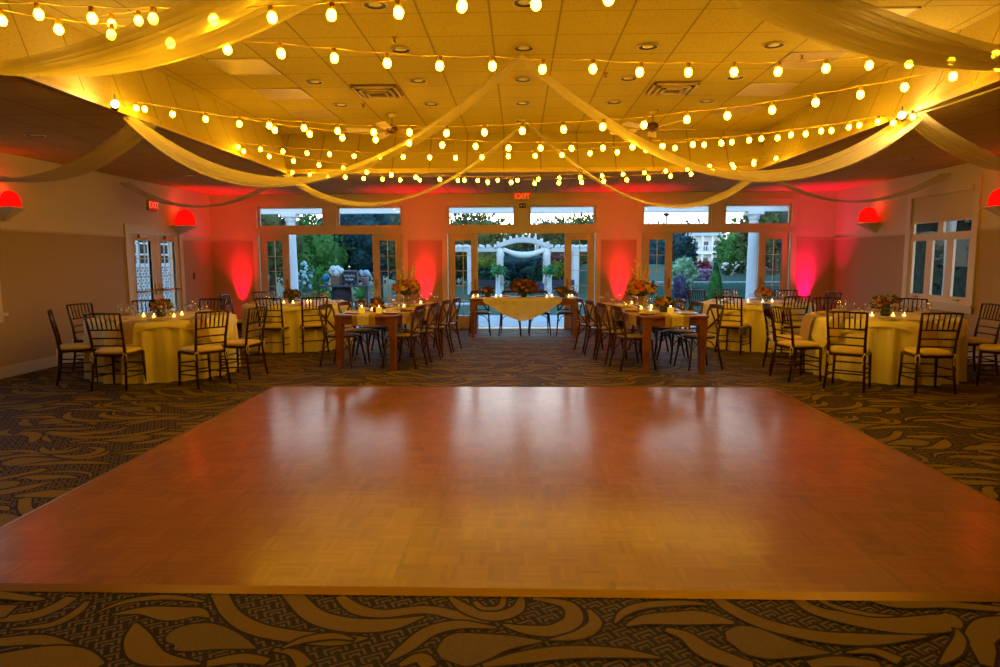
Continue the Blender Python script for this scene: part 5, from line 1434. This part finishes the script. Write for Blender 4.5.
# outdoor display table with chalkboard
TY = 17.3
a = atY(322, 285, TY); b = atY(371, 285, TY); zt = a.z
r = thing('display_table', 'dark-fronted outdoor display table in the left doorway', 'table', ((a.x+b.x)/2, TY, -.03)); hx = (b.x-a.x)/2; zt += .03
MB().bevbox((-hx, -.28, zt-.05), (hx, .28, zt), .01).build('tabletop', pbr('weathered_board', (.10, .10, .12), .7), r)
c0 = atY(331, 285, TY).x-r.location.x; c1 = atY(352, 285, TY).x-r.location.x
m = MB(); m.lathe([(.22, 0), (.27, .2), (.285, .45), (.27, zt-.25), (.24, zt-.05)], ((c0+c1)/2, 0, 0), 24); m.build('barrel', pbr('barrel_wood', (.035, .03, .035), .7, noise=.3, nscale=10), r)
for s in (1,): MB().box((hx-.12, -.2, 0), (hx-.04, .2, zt-.05)).build('leg', pbr('weathered_board', (.10, .10, .12), .7), r)
def on(u, v): q = atY(u, v, TY-.05); return q
a = atY(340.5, 280, TY); b = atY(358, 266, TY)
TZo = zt-.03
r = thing('chalkboard_sign', 'framed chalkboard sign with white script on the outdoor display table', 'sign', ((a.x+b.x)/2, TY, TZo)); hw = (b.x-a.x)/2; hh = b.z-a.z+.02
MB().box((-hw, 0, 0), (hw, .03, hh)).build('board', pbr('slate', (.03, .05, .09), .6), r)
m = MB()
for q in (((-hw, -.015, 0), (hw, .0, .03)), ((-hw, -.015, hh-.03), (hw, 0, hh)), ((-hw, -.015, 0), (-hw+.03, 0, hh)), ((hw-.03, -.015, 0), (hw, 0, hh))): m.box(*q)
m.build('frame', pbr('grey_wood', (.35, .33, .32), .7), r)
CH = pbr('chalk', (.85, .9, .95), .8)
for row, (z, l, amp) in enumerate(((hh*.62, .30, .035), (hh*.36, .22, .03))):
    P = [(-l/2+l*i/40, -.006, z+amp*math.sin(i*.95+row)+.01*math.sin(i*2.3)) for i in range(41)]
    MB().tube(P, .006, 5).build('chalk_script', CH, r)
a = atY(336, 278, TY); r = thing('flower_box', 'white hydrangeas in a wooden box beside the chalkboard outdoors', 'flowers', (a.x, TY, TZo))
MB().bevbox((-.11, -.09, 0), (.11, .09, .22), .008).build('wooden_box', pbr('crate_wood', (.30, .20, .12), .7), r)
for k in range(8):
    m = MB(); a_ = k*.8; m.ball(((.13 if k else 0)*math.cos(a_)+.03, .07*math.sin(a_), .30+.06*(k % 3)), .085, 10, jit=.12); m.build('hydrangea_head', pbr('hydrangea_white', (.80, .92, .92), .8), r)
a = atY(365, 283, TY); r = thing('flower_pot', 'pinkish pot with pale flowers at right end of the outdoor display table', 'flowers', (a.x, TY, TZo))
MB().lathe([(.07, 0), (.10, .18), (.11, .2), (.09, .2)], n=16).build('pot', pbr('pot_pink', (.5, .33, .38), .6), r)
for k in range(6):
    m = MB(); m.ball((.09*math.cos(k), .06*math.sin(k), .28+.05*(k % 2)), .06, 8, jit=.15); m.build('flower_head', pbr('hydrangea_blue', (.5, .68, .8), .8), r)
for k, u in enumerate((343.5, 349, 354)):
    a = atY(u, 284, TY-.15); m = MB(); m.lathe([(.03, 0), (.035, .01), (.035, .07), (.028, .09), (.028, .1)], (a.x, TY-.15, TZo), 12)
    tag(m.build('dark_jar', pbr('jar_dark', (.04, .04, .06), .2)), 'small dark jar before the chalkboard, %s from the left' % rn[k], 'jar', 'jars on the outdoor display table')
a = atY(326, 277, TY); m = MB(); m.ball((a.x, TY+.02, TZo+.19), .10, 14); m.lathe([(.05, 0), (.03, .05), (.03, .1)], (a.x, TY+.02, TZo), 12)
tag(m.build('blue_vase', pbr('vase_blue', (.03, .25, .60), .25)), 'round bright blue vase at left end of the outdoor display table', 'vase')
# ================================================================== world and render settings
w = bpy.data.worlds.new('dusk'); SC.world = w; w.use_nodes = True
N, L = w.node_tree.nodes, w.node_tree.links; N.clear()
o = N.new('ShaderNodeOutputWorld'); b = N.new('ShaderNodeBackground')
tc = N.new('ShaderNodeTexCoord'); sp_ = N.new('ShaderNodeSeparateXYZ'); L.new(tc.outputs['Generated'], sp_.inputs[0])
cr = N.new('ShaderNodeValToRGB'); L.new(sp_.outputs[2], cr.inputs[0])
e = cr.color_ramp.elements; e[0].position = 0; e[0].color = (1.8, 1.75, 1.6, 1); e[1].position = .55; e[1].color = (.20, .52, .95, 1)
k = e.new(.22); k.color = (1.6, 1.75, 1.8, 1); k = e.new(.33); k.color = (.55, .85, 1.1, 1)
L.new(cr.outputs[0], b.inputs[0]); b.inputs[1].default_value = 2.1
L.new(b.outputs[0], o.inputs[0])
SC.view_settings.view_transform = 'Standard'; SC.view_settings.look = 'None'
SC.view_settings.exposure = 0.0; SC.view_settings.gamma = 1; SC.view_settings.use_curve_mapping = False
SC.cycles.use_denoising = True
try: SC.cycles.denoiser = 'OPENIMAGEDENOISE'
except Exception: pass
SC.cycles.max_bounces = 8; SC.cycles.diffuse_bounces = 4; SC.cycles.glossy_bounces = 4; SC.cycles.transparent_max_bounces = 24
SC.cycles.transmission_bounces = 6; SC.cycles.sample_clamp_indirect = 6; SC.cycles.caustics_reflective = False; SC.cycles.caustics_refractive = False
SC.cycles.use_light_tree = True
